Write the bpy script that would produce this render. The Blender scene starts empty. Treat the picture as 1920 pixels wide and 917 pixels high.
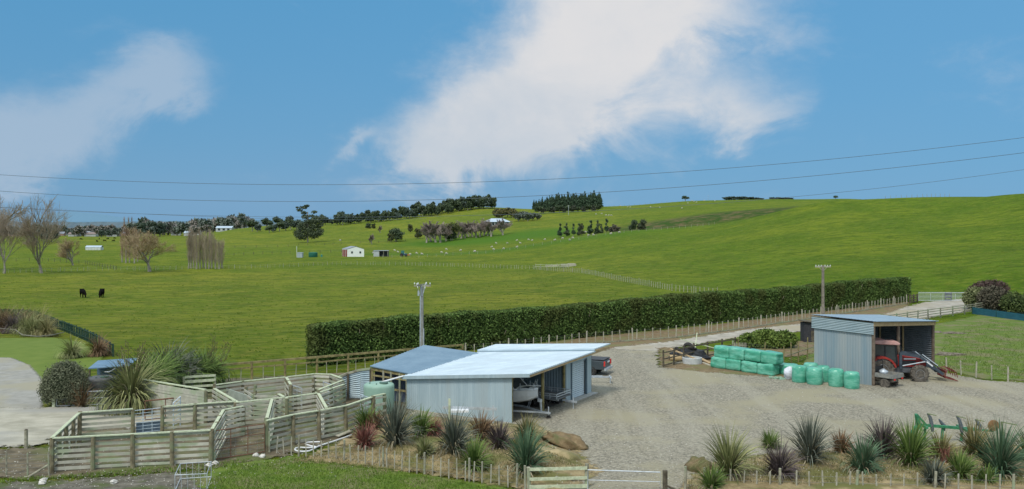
import bpy, math, random
import numpy as np
from mathutils import Vector, Matrix, noise as mnoise
random.seed(7); rng = np.random.default_rng(7)
sc = bpy.context.scene
col = sc.collection
R = math.radians
F, H, HY = 1650.0, 11.5, 420.0            # focal length in photo pixels, eye height, horizon row

# ------------------------------------------------------------------ camera
cam = bpy.data.cameras.new('camera'); co = bpy.data.objects.new('camera', cam); col.objects.link(co)
co.location = (0, 0, H); co.rotation_euler = (R(90), 0, 0)
cam.sensor_width = 36; cam.lens = 36*F/1920; cam.shift_y = -(458.5-HY)/1920
cam.clip_start = 0.5; cam.clip_end = 40000
sc.camera = co
sc.view_settings.view_transform = 'Standard'; sc.view_settings.look = 'None'; sc.view_settings.exposure = 0

# ------------------------------------------------------------------ terrain
PL = -1.8
COLS = [
 (-2400, [(60,0),(100,-1),(150,PL),(25000,PL)]),
 (0,   [(80,0),(110,-1),(150,PL),(25000,PL)]),
 (340, [(80,0),(110,-1),(150,PL),(400,PL),(1200,PL),(25000,PL)]),
 (450, [(85,0),(115,-1),(150,PL),(500,PL),(620,449),(760,436),(900,429),(1200,4),(1800,-1),(25000,PL)]),
 (600, [(95,0),(125,-1),(160,PL),(400,PL),(480,464),(600,446),(700,433),(850,421),(1000,414),(1500,5),(3000,-1),(25000,PL)]),
 (760, [(100,0),(130,-.8),(170,-1.6),(380,PL),(480,465),(560,449),(650,434),(800,414),(900,406),(1000,405),(1400,15),(3000,0),(25000,PL)]),
 (900, [(105,0),(140,-.6),(200,-1.4),(300,-1.6),(380,474),(460,463),(530,448),(570,436),(700,415),(850,398),(950,388),(1300,25),(3000,0),(25000,PL)]),
 (1000,[(110,0),(150,-.5),(254,-1.3),(330,478),(380,463),(410,456),(450,457),(500,444),(560,430),(700,412),(800,399),(900,392),(1300,30),(3000,0),(25000,PL)]),
 (1170,[(115,0),(150,-.3),(180,-.3),(220,500),(300,468),(360,446),(400,433),(440,438),(480,437),(540,420),(650,402),(800,391),(900,386),(1300,30),(3000,0),(25000,PL)]),
 (1340,[(120,0),(150,.1),(170,530),(220,492),(300,450),(360,430),(400,421),(450,430),(520,402),(600,392),(750,383),(900,376),(1300,30),(3000,0),(25000,PL)]),
 (1590,[(130,.05),(160,518),(220,464),(300,413),(350,386),(385,374),(440,390),(520,385),(700,378),(900,374.5),(1300,30),(3000,0),(25000,PL)]),
 (1750,[(132,.1),(160,510),(220,455),(300,403),(340,378),(370,369),(450,22),(900,28),(3000,0),(25000,PL)]),
 (1920,[(125,.2),(150,503),(200,455),(260,403),(300,374),(330,363),(420,22),(900,25),(3000,0),(25000,PL)]),
 (2600,[(90,.5),(150,5),(300,26),(400,28),(900,25),(3000,0),(25000,PL)]),
 (5000,[(60,.5),(150,10),(300,30),(400,30),(900,25),(3000,0),(25000,PL)]),
]
LD = np.linspace(math.log(40), math.log(25000), 500)
def pchip(xk, yk, x):
    xk = np.array(xk, float); yk = np.array(yk, float); h = np.diff(xk); d = np.diff(yk)/h
    m = np.zeros(len(xk))
    for i in range(1, len(xk)-1):
        if d[i-1]*d[i] > 0: m[i] = 2*d[i-1]*d[i]/(d[i-1]+d[i])
    i = np.clip(np.searchsorted(xk, x)-1, 0, len(h)-1); t = np.clip((x-xk[i])/h[i], 0, 1)
    return (yk[i]*(1+2*t)*(1-t)**2 + m[i]*h[i]*t*(1-t)**2 + yk[i+1]*t*t*(3-2*t) + m[i+1]*h[i]*t*t*(t-1))
prof = []
for c, pts in COLS:
    ks = [math.log(40)] + [math.log(d) for d, v in pts]
    vs = [0.0] + [(v if v < 100 else H-(v-HY)*d/F) for d, v in pts]
    prof.append(pchip(ks, vs, LD))
prof = np.array(prof)                                  # columns x depth
CX = np.linspace(-2400, 5000, 741)
xk = np.array([c for c, _ in COLS], float)
TAB = np.zeros((len(CX), len(LD)))
for j in range(len(LD)): TAB[:, j] = pchip(xk, prof[:, j], CX)
def TZ(x, y):
    x = np.asarray(x, float); y = np.asarray(y, float)
    yy = np.maximum(y, 40.0)
    a = np.clip((960+F*x/yy+2400)/10.0, 0, len(CX)-1.001); b = np.clip((np.log(yy)-LD[0])/(LD[1]-LD[0]), 0, len(LD)-1.001)
    i = a.astype(int); j = b.astype(int); fa = a-i; fb = b-j
    z = TAB[i, j]*(1-fa)*(1-fb)+TAB[i+1, j]*fa*(1-fb)+TAB[i, j+1]*(1-fa)*fb+TAB[i+1, j+1]*fa*fb
    amp = np.clip((y-150)/250, 0, 1)*0.25
    z = z + amp*(np.sin(x*.09+np.sin(y*.05)*2)*np.sin(y*.07+x*.02))
    return z
MOUNDS = []
def gz(x, y):
    z = float(TZ(x, y))
    for fn in MOUNDS: z += float(fn(np.array([x]), np.array([y]))[0])
    return z
def P(px, py, z=0.0):
    D = F*(H-z)/(py-HY); return ((px-960)/F*D, D)
def G(px, py):                                          # the ground point seen at a photo pixel
    a = (px-960)/F; b = -(py-HY)/F; D = 30.0
    while D < 4000:
        if H+b*D < gz(a*D, D): break
        D *= 1.01
    lo, hi = D/1.01, D
    for _ in range(14):
        m = (lo+hi)/2
        if H+b*m < gz(a*m, m): hi = m
        else: lo = m
    return (a*hi, hi, gz(a*hi, hi))
def AT(px, D):
    x = (px-960)/F*D; return (x, D, gz(x, D))
def ZAT(py, D): return H-(py-HY)*D/F

# ------------------------------------------------------------------ materials
MATS = {}
def mat(name, c1, c2=None, scale=2.0, rough=.8, metal=0.0, bump=0.0, island=False, detail=6, c3=None, s3=.3, spec=.3, stretch=None, alpha_edge=False, edge_amp=3.2, trans=0.0, lo=.35, hi=.65, bscale=None, c4=None, rot=0.0):
    if name in MATS: return MATS[name]
    m = bpy.data.materials.new(name); m.use_nodes = True; nt = m.node_tree; N = nt.nodes; L = nt.links
    b = N['Principled BSDF']; b.inputs['Roughness'].default_value = rough; b.inputs['Metallic'].default_value = metal
    b.inputs['Specular IOR Level'].default_value = spec
    if trans: b.inputs['Transmission Weight'].default_value = trans
    c2 = c2 or tuple(v*1.25 for v in c1)
    geo = N.new('ShaderNodeNewGeometry'); vec = geo.outputs['Position']
    if stretch:
        mp = N.new('ShaderNodeMapping'); mp.inputs['Scale'].default_value = stretch; L.new(vec, mp.inputs['Vector']); vec = mp.outputs[0]
    nz = N.new('ShaderNodeTexNoise'); nz.inputs['Scale'].default_value = scale; nz.inputs['Detail'].default_value = detail; nz.inputs['Roughness'].default_value = .65
    L.new(vec, nz.inputs['Vector'])
    mr = N.new('ShaderNodeMapRange'); mr.inputs[1].default_value = lo; mr.inputs[2].default_value = hi
    L.new(nz.outputs['Fac'], mr.inputs[0])
    fac = mr.outputs[0]
    if island:
        ad = N.new('ShaderNodeMath'); ad.operation = 'MULTIPLY_ADD'; ad.inputs[1].default_value = .75; ad.use_clamp = True
        ml = N.new('ShaderNodeMath'); ml.operation = 'MULTIPLY'; ml.inputs[1].default_value = .25
        L.new(fac, ml.inputs[0]); L.new(geo.outputs['Random Per Island'], ad.inputs[0]); L.new(ml.outputs[0], ad.inputs[2]); fac = ad.outputs[0]
    mx = N.new('ShaderNodeMix'); mx.data_type = 'RGBA'; mx.inputs[6].default_value = (*c1, 1); mx.inputs[7].default_value = (*c2, 1)
    L.new(fac, mx.inputs[0]); out = mx.outputs[2]
    if c3:
        n3 = N.new('ShaderNodeTexNoise'); n3.inputs['Scale'].default_value = s3; n3.inputs['Detail'].default_value = 4; L.new(vec, n3.inputs['Vector'])
        m3 = N.new('ShaderNodeMapRange'); m3.inputs[1].default_value = .48; m3.inputs[2].default_value = .62; L.new(n3.outputs['Fac'], m3.inputs[0])
        x3 = N.new('ShaderNodeMix'); x3.data_type = 'RGBA'; x3.inputs[7].default_value = (*c3, 1); L.new(out, x3.inputs[6]); L.new(m3.outputs[0], x3.inputs[0]); out = x3.outputs[2]
    if c4:
        mq = N.new('ShaderNodeMapping'); mq.inputs['Rotation'].default_value = (0, 0, rot); mq.inputs['Scale'].default_value = (.55, .035, 1); L.new(geo.outputs['Position'], mq.inputs['Vector'])
        dn = N.new('ShaderNodeTexNoise'); dn.inputs['Scale'].default_value = 1.; dn.inputs['Detail'].default_value = 3; dn.inputs['Distortion'].default_value = .6; L.new(mq.outputs[0], dn.inputs['Vector'])
        m4 = N.new('ShaderNodeMapRange'); m4.inputs[1].default_value = .50; m4.inputs[2].default_value = .60; m4.inputs[4].default_value = .38; L.new(dn.outputs['Fac'], m4.inputs[0])
        x4 = N.new('ShaderNodeMix'); x4.data_type = 'RGBA'; x4.inputs[7].default_value = (*c4, 1); L.new(out, x4.inputs[6]); L.new(m4.outputs[0], x4.inputs[0]); out = x4.outputs[2]
    L.new(out, b.inputs['Base Color'])
    if bump:
        bp = N.new('ShaderNodeBump'); bp.inputs['Strength'].default_value = 1; bp.inputs['Distance'].default_value = bump
        src = nz
        if bscale:
            src = N.new('ShaderNodeTexNoise'); src.inputs['Scale'].default_value = bscale; src.inputs['Detail'].default_value = 5; L.new(geo.outputs['Position'], src.inputs['Vector'])
        L.new(src.outputs['Fac'], bp.inputs['Height']); L.new(bp.outputs[0], b.inputs['Normal'])
    if alpha_edge:
        at = N.new('ShaderNodeAttribute'); at.attribute_name = 'edge'
        ne = N.new('ShaderNodeTexNoise'); ne.inputs['Scale'].default_value = 1.6; ne.inputs['Detail'].default_value = 8; ne.inputs['Roughness'].default_value = .75; L.new(geo.outputs['Position'], ne.inputs['Vector'])
        a1 = N.new('ShaderNodeMath'); a1.operation = 'MULTIPLY_ADD'; a1.inputs[1].default_value = edge_amp; a1.inputs[2].default_value = -edge_amp/2
        L.new(ne.outputs['Fac'], a1.inputs[0])
        a2 = N.new('ShaderNodeMath'); a2.operation = 'ADD'; L.new(at.outputs['Fac'], a2.inputs[0]); L.new(a1.outputs[0], a2.inputs[1])
        a3 = N.new('ShaderNodeMapRange'); a3.inputs[1].default_value = -.12; a3.inputs[2].default_value = .12; L.new(a2.outputs[0], a3.inputs[0])
        L.new(a3.outputs[0], b.inputs['Alpha'])
    MATS[name] = m; return m

def grass_mat():
    m = bpy.data.materials.new('pasture'); m.use_nodes = True; nt = m.node_tree; N = nt.nodes; L = nt.links
    b = N['Principled BSDF']; b.inputs['Roughness'].default_value = .95; b.inputs['Specular IOR Level'].default_value = .1
    geo = N.new('ShaderNodeNewGeometry')
    def nz(scale, st=(1,1,1), det=5, rgh=.6):
        mp = N.new('ShaderNodeMapping'); mp.inputs['Scale'].default_value = st; L.new(geo.outputs['Position'], mp.inputs['Vector'])
        n = N.new('ShaderNodeTexNoise'); n.inputs['Scale'].default_value = scale; n.inputs['Detail'].default_value = det; n.inputs['Roughness'].default_value = rgh
        L.new(mp.outputs[0], n.inputs['Vector']); return n.outputs['Fac']
    def rng_(f, a, c, lo=0., hi=1.):
        r = N.new('ShaderNodeMapRange'); r.inputs[1].default_value = a; r.inputs[2].default_value = c; r.inputs[3].default_value = lo; r.inputs[4].default_value = hi; L.new(f, r.inputs[0]); return r.outputs[0]
    def mix(f, a, c, mode='MIX'):
        x = N.new('ShaderNodeMix'); x.data_type = 'RGBA'; x.blend_type = mode
        if isinstance(f, float): x.inputs[0].default_value = f
        else: L.new(f, x.inputs[0])
        for k, v in ((6, a), (7, c)):
            if isinstance(v, tuple): x.inputs[k].default_value = (*v, 1)
            else: L.new(v, x.inputs[k])
        return x.outputs[2]
    base = mix(rng_(nz(.014, (1,.8,1), 6, .55), .40, .60), (.124,.186,.010), (.186,.222,.015))
    base = mix(rng_(nz(.05, (1,.8,1), 7, .6), .44, .58, 0, .8), base, (.086,.150,.007))
    base = mix(rng_(nz(.28, (.5,1,1), 8, .72), .49, .61, 0, .85), base, (.062,.108,.005))
    base = mix(rng_(nz(.7, (.4,1,1), 7, .75), .49, .60, 0, .8), base, (.056,.098,.005))
    base = mix(rng_(nz(.9, (.5,1,1), 7, .75), .50, .64, 0, .8), base, (.215,.228,.030))
    base = mix(rng_(nz(4., (.7,1,1), 4, .8), .55, .68, 0, .5), base, (.055,.095,.012))
    tint = N.new('ShaderNodeAttribute'); tint.attribute_name = 'rough_bank'
    bank = mix(rng_(nz(.15, (1,1,2), 8, .75), .45, .62), (.035,.080,.008), (.150,.115,.050))
    base = mix(tint.outputs['Fac'], base, bank)
    t2 = N.new('ShaderNodeAttribute'); t2.attribute_name = 'lush'
    base = mix(t2.outputs['Fac'], base, (.062,.145,.009))
    ol = N.new('ShaderNodeAttribute'); ol.attribute_name = 'olive'
    base = mix(1.0, base, mix(ol.outputs['Fac'], (.86,.93,.80), (1.16,1.03,1.45)), 'MULTIPLY')
    L.new(base, b.inputs['Base Color'])
    bp = N.new('ShaderNodeBump'); bp.inputs['Distance'].default_value = .45; bp.inputs['Strength'].default_value = .8
    L.new(nz(2.5, (.6,1,1), 8, .8), bp.inputs['Height']); L.new(bp.outputs[0], b.inputs['Normal'])
    return m

WOOD = mat('weathered_wood', (.17,.155,.11), (.40,.39,.29), 4, .9, c3=(.30,.345,.22), s3=1.1, bump=.01)
RAILW = mat('rail_wood', (.17,.165,.125), (.62,.61,.50), 3, .9, island=True, c3=(.34,.39,.26), s3=1.3, bump=.01)
WOODL = mat('lichen_wood', (.36,.40,.26), (.58,.63,.44), 6, .9, bump=.01)
POSTW = mat('post_wood', (.12,.10,.06), (.27,.24,.15), 4, .9, c3=(.20,.23,.13), s3=1.3, bump=.01)
WOODD = mat('dark_wood', (.06,.05,.035), (.15,.13,.09), 5, .9)
WOODY = mat('yellow_wood', (.15,.125,.055), (.34,.29,.13), 3, .9)
TIMBER = mat('timber', (.36,.25,.13), (.48,.36,.2), 3, .8)
BATTEN = mat('batten_wood', (.30,.28,.21), (.48,.46,.36), 3, .9)
GALV = mat('galvanised', (.42,.46,.48), (.60,.65,.68), 4, .45, .4)
WIRE = mat('wire', (.22,.22,.21), (.34,.34,.33), 4, .5, .6)
RUST = mat('rusty_steel', (.10,.05,.03), (.22,.11,.07), 6, .9)
STEELWALL = mat('steel_wall', (.33,.43,.47), (.43,.53,.56), 1.3, .5, .15, stretch=(3,3,.15), c3=(.38,.46,.48), s3=.5)
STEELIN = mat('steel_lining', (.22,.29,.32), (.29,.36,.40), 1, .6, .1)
ROOFW = mat('bright_roof', (.49,.59,.64), (.62,.72,.76), .7, .42, .2, stretch=(1,2,1), c3=(.50,.59,.635), s3=.45)
ROOFB = mat('blue_grey_roof', (.16,.25,.325), (.21,.31,.385), .8, .42, .25)
DARKROOM = mat('dark_interior', (.03,.035,.04), (.05,.055,.06), 2, .9)
CONC = mat('concrete', (.36,.36,.33), (.50,.50,.46), 3, .9)
RUBBER = mat('rubber', (.02,.02,.02), (.05,.047,.042), 8, .85)
BLACK = mat('black_paint', (.012,.014,.016), (.03,.032,.035), 3, .4)
GLASS = mat('dark_glass', (.02,.03,.035), (.035,.05,.055), 3, .12, spec=.7)
WHITE = mat('white_paint', (.66,.68,.68), (.78,.8,.8), 2, .45)
RED = mat('red_paint', (.24,.02,.016), (.38,.05,.035), 3, .4)
DKRED = mat('dark_red_paint', (.20,.018,.016), (.32,.04,.035), 3, .4)
PINK = mat('faded_red_roof', (.46,.24,.21), (.58,.36,.32), 2, .5)
LAMP = mat('lamp_lens', (.55,.02,.02), (.7,.04,.03), 3, .25)
TANKG = mat('tank_green', (.24,.385,.30), (.30,.44,.35), 1.2, .5)
TANKD = mat('tank_dark', (.07,.075,.075), (.11,.11,.11), 2, .6)
WRAP = mat('bale_wrap', (.07,.36,.24), (.19,.50,.37), 3, .28, bump=.02, c3=(.06,.33,.215), s3=1.1, spec=.5, stretch=(1,1,2.5))
DGREEN = mat('dark_green_paint', (.010,.035,.024), (.025,.07,.045), 5, .7)
TEAL = mat('windbreak_cloth', (.015,.085,.12), (.03,.13,.17), 1.4, .8, stretch=(1,1,5))

# ------------------------------------------------------------------ mesh helpers
class MB:
    def __init__(s): s.v = []; s.f = []
    def add(s, vs, fs):
        o = len(s.v); s.v.extend([tuple(p) for p in vs]); s.f.extend([tuple(i+o for i in q) for q in fs]); return s
    def box(s, c, sz, rz=0.0, M=None):
        hx, hy, hz = sz[0]/2, sz[1]/2, sz[2]/2; vs = []
        ca, sa = math.cos(rz), math.sin(rz)
        for dx, dy, dz in ((-1,-1,-1),(1,-1,-1),(1,1,-1),(-1,1,-1),(-1,-1,1),(1,-1,1),(1,1,1),(-1,1,1)):
            p = Vector((dx*hx, dy*hy, dz*hz))
            if M is not None: p = M @ p
            vs.append((c[0]+p.x*ca-p.y*sa, c[1]+p.x*sa+p.y*ca, c[2]+p.z))
        return s.add(vs, [(0,3,2,1),(4,5,6,7),(0,1,5,4),(1,2,6,5),(2,3,7,6),(3,0,4,7)])
    def bar(s, a, b, w, h, up=(0,0,1)):
        a = Vector(a); b = Vector(b); d = (b-a).normalized(); u = Vector(up)
        if abs(d.dot(u)) > .98: u = Vector((0,1,0))
        r = d.cross(u).normalized(); u = r.cross(d).normalized(); vs = []
        for p in (a, b):
            for i, j in ((-1,-1),(1,-1),(1,1),(-1,1)): vs.append(p+r*i*w/2+u*j*h/2)
        return s.add(vs, [(0,1,2,3),(7,6,5,4),(0,4,5,1),(1,5,6,2),(2,6,7,3),(3,7,4,0)])
    def tube(s, pts, rad, n=6, cap=True):
        pts = [Vector(p) for p in pts]
        if not hasattr(rad, '__len__'): rad = [rad]*len(pts)
        o = len(s.v); pr = None
        for i, p in enumerate(pts):
            d = (pts[min(i+1, len(pts)-1)]-pts[max(i-1, 0)]).normalized()
            if pr is None:
                pr = d.orthogonal().normalized()
            pr = (pr-d*pr.dot(d)); pr = pr.normalized() if pr.length > 1e-6 else d.orthogonal().normalized()
            q = d.cross(pr)
            for k in range(n):
                a = 2*math.pi*k/n; v = p+(pr*math.cos(a)+q*math.sin(a))*rad[i]; s.v.append(tuple(v))
        for i in range(len(pts)-1):
            for k in range(n):
                a = o+i*n+k; b = o+i*n+(k+1) % n; s.f.append((a, b, b+n, a+n))
        if cap:
            s.f.append(tuple(o+k for k in reversed(range(n)))); s.f.append(tuple(o+(len(pts)-1)*n+k for k in range(n)))
        return s
    def lathe(s, prof, c=(0,0,0), n=24, axis='z'):
        o = len(s.v)
        for r, z in prof:
            for k in range(n):
                a = 2*math.pi*k/n; u, w = r*math.cos(a), r*math.sin(a)
                p = (u, w, z) if axis == 'z' else ((u, z, w) if axis == 'y' else (z, u, w))
                s.v.append((c[0]+p[0], c[1]+p[1], c[2]+p[2]))
        for i in range(len(prof)-1):
            for k in range(n):
                a = o+i*n+k; b = o+i*n+(k+1) % n; s.f.append((a, b, b+n, a+n))
        s.f.append(tuple(o+k for k in range(n))); s.f.append(tuple(o+(len(prof)-1)*n+k for k in range(n)))
        return s
    def prism(s, poly, y0, y1):                          # polygon in x-z, extruded along y
        n = len(poly); vs = [(x, y0, z) for x, z in poly]+[(x, y1, z) for x, z in poly]
        return s.add(vs, [tuple(range(n)), tuple(reversed(range(n, 2*n)))]+[(i, i+n, (i+1) % n+n, (i+1) % n) for i in range(n)])
    def corr(s, a, b, z0, z1, pitch=.15, amp=.015, off=0):   # vertical-rib sheet from a to b; z0/z1 are (at a, at b)
        a = Vector((a[0], a[1], 0)); b = Vector((b[0], b[1], 0)); L = (b-a).length; d = (b-a)/L; nrm = Vector((-d.y, d.x, 0))
        n = max(2, int(L/pitch*4)); o = len(s.v)
        for i in range(n+1):
            t = i/n; p = a+d*L*t+nrm*(off+(amp if (i % 4) in (1, 2) else 0))
            s.v.append((p.x, p.y, z0[0]*(1-t)+z0[1]*t)); s.v.append((p.x, p.y, z1[0]*(1-t)+z1[1]*t))
        for i in range(n): s.f.append((o+2*i, o+2*i+2, o+2*i+3, o+2*i+1))
        return s
    def hcorr(s, a, b, z0, z1, pitch=.12, amp=.02):        # horizontal-rib sheet
        a = Vector((a[0], a[1], 0)); b = Vector((b[0], b[1], 0)); d = (b-a).normalized(); nrm = Vector((-d.y, d.x, 0))
        n = max(3, int((max(z1)-min(z0))/pitch*4)); o = len(s.v)
        for i in range(n+1):
            t = i/n; w = amp*math.sin(i*math.pi/2)
            for p, k in ((a, 0), (b, 1)): s.v.append((p.x+nrm.x*w, p.y+nrm.y*w, z0[k]*(1-t)+z1[k]*t))
        for i in range(n): s.f.append((o+2*i, o+2*i+1, o+2*i+3, o+2*i+2))
        return s
    def blob(s, c, r, n=10, amp=.12, seed=0):
        o = len(s.v); m = max(5, n//2)
        for i in range(m+1):
            th = math.pi*i/m
            for k in range(n):
                ph = 2*math.pi*k/n; d = Vector((math.sin(th)*math.cos(ph), math.sin(th)*math.sin(ph), math.cos(th)))
                q = 1+amp*2*mnoise.noise(d*1.8+Vector((seed*3.1, seed, 0)))
                s.v.append((c[0]+d.x*r[0]*q, c[1]+d.y*r[1]*q, c[2]+d.z*r[2]*q))
        for i in range(m):
            for k in range(n): a = o+i*n+k; b = o+i*n+(k+1) % n; s.f.append((a, a+n, b+n, b))
        return s
    def build(s, name, m, parent=None, local=False, smooth=False, bevel=0.0):
        me = bpy.data.meshes.new(name); vs = s.v
        if parent is not None and not local:
            inv = parent_matrix(parent).inverted(); vs = [tuple(inv @ Vector(p)) for p in vs]
        me.from_pydata(vs, [], s.f); me.update()
        if smooth:
            for p in me.polygons: p.use_smooth = True
        me.materials.append(m)
        o = bpy.data.objects.new(name, me); col.objects.link(o)
        if parent is not None: o.parent = parent
        if bevel:
            bv = o.modifiers.new('bevel', 'BEVEL'); bv.width = bevel; bv.segments = 2
        return o
def parent_matrix(o):
    M = Matrix.Translation(o.location) @ o.rotation_euler.to_matrix().to_4x4()
    return parent_matrix(o.parent) @ M if o.parent else M
def np_obj(name, V, Fq, m, parent=None):
    me = bpy.data.meshes.new(name); V = np.asarray(V, np.float32); Fq = np.asarray(Fq, np.int32)
    k = Fq.shape[1]; me.vertices.add(len(V)); me.vertices.foreach_set('co', V.ravel())
    me.loops.add(Fq.size); me.loops.foreach_set('vertex_index', Fq.ravel())
    me.polygons.add(len(Fq)); me.polygons.foreach_set('loop_start', np.arange(0, Fq.size, k)); me.polygons.foreach_set('loop_total', np.full(len(Fq), k))
    me.update(); me.validate(); me.materials.append(m)
    o = bpy.data.objects.new(name, me); col.objects.link(o)
    if parent is not None: o.parent = parent
    return o
def tag(o, label, cat, group=None):
    o['label'] = label; o['category'] = cat
    if group: o['group'] = group
    return o
def kind(o, k): o['kind'] = k; return o
def thing(name, label, cat, loc, rz=0.0, group=None, s=1.0):
    o = bpy.data.objects.new(name, None); col.objects.link(o); o.empty_display_size = .3
    o.location = loc; o.rotation_euler = (0, 0, rz); o.scale = (s, s, s) if not hasattr(s, '__len__') else s
    return tag(o, label, cat, group)
def dup(root, loc, rz=0.0, s=1.0, label=None, group=None):
    r = root.copy(); col.objects.link(r); r.location = loc; r.rotation_euler = (0, 0, rz)
    r.scale = (s, s, s) if not hasattr(s, '__len__') else s
    if label: r['label'] = label
    if group: r['group'] = group
    for ch in list(root.children):
        c = ch.copy(); col.objects.link(c); c.parent = r
        for g in list(ch.children):
            d = g.copy(); col.objects.link(d); d.parent = c
    return r

# ------------------------------------------------------------------ ground sheet
ys = np.concatenate([np.linspace(-28, 30, 8), np.linspace(33, 150, 90), np.geomspace(152, 1500, 330), np.geomspace(1550, 24000, 40)])
pxs = np.concatenate([np.linspace(-2300, -250, 25), np.linspace(-200, 2150, 236), np.linspace(2250, 4200, 25)])
Y, PX = np.meshgrid(ys, pxs, indexing='ij'); X = (PX-960)/F*(Y+32)
Z = TZ(X, Y); nr, nc = Z.shape
V = np.stack([X, Y, Z], -1).reshape(-1, 3)
idx = np.arange(nr*nc).reshape(nr, nc)
Fq = np.stack([idx[:-1, :-1], idx[:-1, 1:], idx[1:, 1:], idx[1:, :-1]], -1).reshape(-1, 4)
g = kind(np_obj('grassland', V, Fq, grass_mat()), 'structure')
g.data.polygons.foreach_set('use_smooth', [True]*len(g.data.polygons))
def bandfn(px, y):                                      # rough bank of the gully and lush gully floor
    k1 = np.clip(1-np.abs(y-(505+0*px))/42, 0, 1)*np.clip((px-1120)/80, 0, 1)*np.clip((1640-px)/60, 0, 1)
    k2 = np.clip(1-np.abs(y-520)/55, 0, 1)*np.clip((px-700)/120, 0, 1)*np.clip((1120-px)/80, 0, 1)
    k3 = np.clip(1-np.abs(y-385)/25, 0, 1)*np.clip((px-640)/80, 0, 1)*np.clip((1400-px)/200, 0, 1)*.7
    return np.clip(k1*1.6, 0, 1), np.clip(k2*1.4+k3, 0, 1)
ppx = 960+F*X/np.maximum(Y, 1)
kb, kl = bandfn(ppx, Y)
ko = np.clip(1-(ppx-950)/500, 0, 1)*np.clip(1-(Y-235)/30, .5, 1)+np.clip((Y-420)/120, 0, 1)*.3
for nm, arr in (('rough_bank', kb), ('lush', kl), ('olive', np.clip(ko, 0, 1))):
    a = g.data.attributes.new(nm, 'FLOAT', 'POINT'); a.data.foreach_set('value', arr.ravel().astype(np.float32))

def sdist(poly, x, y):                                  # signed distance, positive inside
    x = x.ravel(); y = y.ravel(); d = np.full(x.shape, 1e9); ins = np.zeros(x.shape, bool); n = len(poly)
    for i in range(n):
        ax, ay = poly[i]; bx, by = poly[(i+1) % n]; ex, ey = bx-ax, by-ay
        t = np.clip(((x-ax)*ex+(y-ay)*ey)/(ex*ex+ey*ey+1e-9), 0, 1)
        d = np.minimum(d, np.hypot(x-ax-t*ex, y-ay-t*ey))
        c = ((ay > y) != (by > y)) & (x < (bx-ax)*(y-ay)/((by-ay) if by != ay else 1e-9)+ax); ins ^= c
    return np.where(ins, d, -d)
def nz2(x, y, s, seed=0.0):
    return np.sin(x*s+1.3*np.sin(y*s*.7+seed))*.5+np.sin(y*s*1.7+seed+1.1*np.sin(x*s*1.3))*.3+np.sin((x+y)*s*3.1+seed)*.2
def sheet(name, poly, m, off, cell=.6, band=1.8, mound=0.0, mw=2.0, world=False):
    pts = poly if world else [P(*q) for q in poly]
    xs_ = [p[0] for p in pts]; ys_ = [p[1] for p in pts]
    gx = np.arange(min(xs_)-band, max(xs_)+band, cell); gy = np.arange(min(ys_)-band, max(ys_)+band, cell)
    A, B = np.meshgrid(gx, gy, indexing='ij'); sd = sdist(pts, A, B).reshape(A.shape)
    zz = TZ(A, B)+off
    if mound:
        def fn(x, y, pts=pts, sd0=None):
            s = sdist(pts, np.asarray(x), np.asarray(y)).reshape(np.shape(x)); t = np.clip(s/mw, 0, 1); t = t*t*(3-2*t)
            return mound*t*(1+.35*nz2(np.asarray(x), np.asarray(y), .8, mound))
        MOUNDS.append(fn); zz = zz+fn(A, B)
    na, nb = A.shape; idx = np.arange(na*nb).reshape(na, nb)
    q = np.stack([idx[:-1, :-1], idx[1:, :-1], idx[1:, 1:], idx[:-1, 1:]], -1).reshape(-1, 4)
    keep = (sd.ravel()[q] > -band).any(1); q = q[keep]
    used, inv = np.unique(q, return_inverse=True); V = np.stack([A.ravel(), B.ravel(), zz.ravel()], -1)[used]
    o = kind(np_obj(name, V, inv.reshape(-1, 4), m), 'structure')
    a = o.data.attributes.new('edge', 'FLOAT', 'POINT'); a.data.foreach_set('value', sd.ravel()[used].astype(np.float32))
    o.data.polygons.foreach_set('use_smooth', [True]*len(o.data.polygons))
    return o
GRAV = mat('yard_gravel', (.13,.12,.088), (.43,.395,.30), 9, .95, c3=(.33,.30,.20), s3=.22, c4=(.39,.365,.28), rot=1.15, bump=.10, alpha_edge=True, detail=15, bscale=12, stretch=(.8,1,1), lo=.36, hi=.64)
TRK = mat('track_gravel', (.27,.25,.20), (.45,.42,.35), .8, .95, c3=(.34,.30,.21), s3=.15, bump=.03, alpha_edge=True, detail=10)
DIRT = mat('pale_dirt', (.28,.265,.20), (.45,.425,.335), .9, .95, c3=(.33,.325,.29), s3=.16, bump=.04, alpha_edge=True, detail=11, stretch=(.6,1,1))
PAVE = mat('grey_drive', (.25,.245,.21), (.34,.33,.29), 1.2, .95, c3=(.31,.29,.21), s3=.2, alpha_edge=True, edge_amp=.5, detail=10)
MUD = mat('mud', (.075,.068,.05), (.19,.175,.135), 1.8, .85, bump=.12, alpha_edge=True, detail=9, c3=(.08,.10,.03), s3=.6)
PENG = mat('pen_ground', (.07,.058,.034), (.20,.165,.105), 1.4, .95, bump=.06, alpha_edge=True, detail=9, c3=(.115,.13,.045), s3=.45)
BED = mat('bed_soil', (.16,.12,.055), (.36,.285,.15), 1.6, .95, bump=.08, alpha_edge=True, detail=10, c3=(.135,.135,.04), s3=.55)
BROWN = mat('leaf_litter', (.13,.085,.04), (.24,.18,.10), 2.2, .95, alpha_edge=True, detail=9, c3=(.16,.15,.06), s3=.5)
LAWN = mat('lawn', (.105,.16,.018), (.14,.19,.028), .7, .95, alpha_edge=True, edge_amp=1.0, detail=8)
ROUGHG = mat('rough_grass', (.075,.13,.014), (.14,.19,.028), 1.2, .95, bump=.12, alpha_edge=True, detail=9, c3=(.17,.165,.07), s3=.5, bscale=3)
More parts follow.
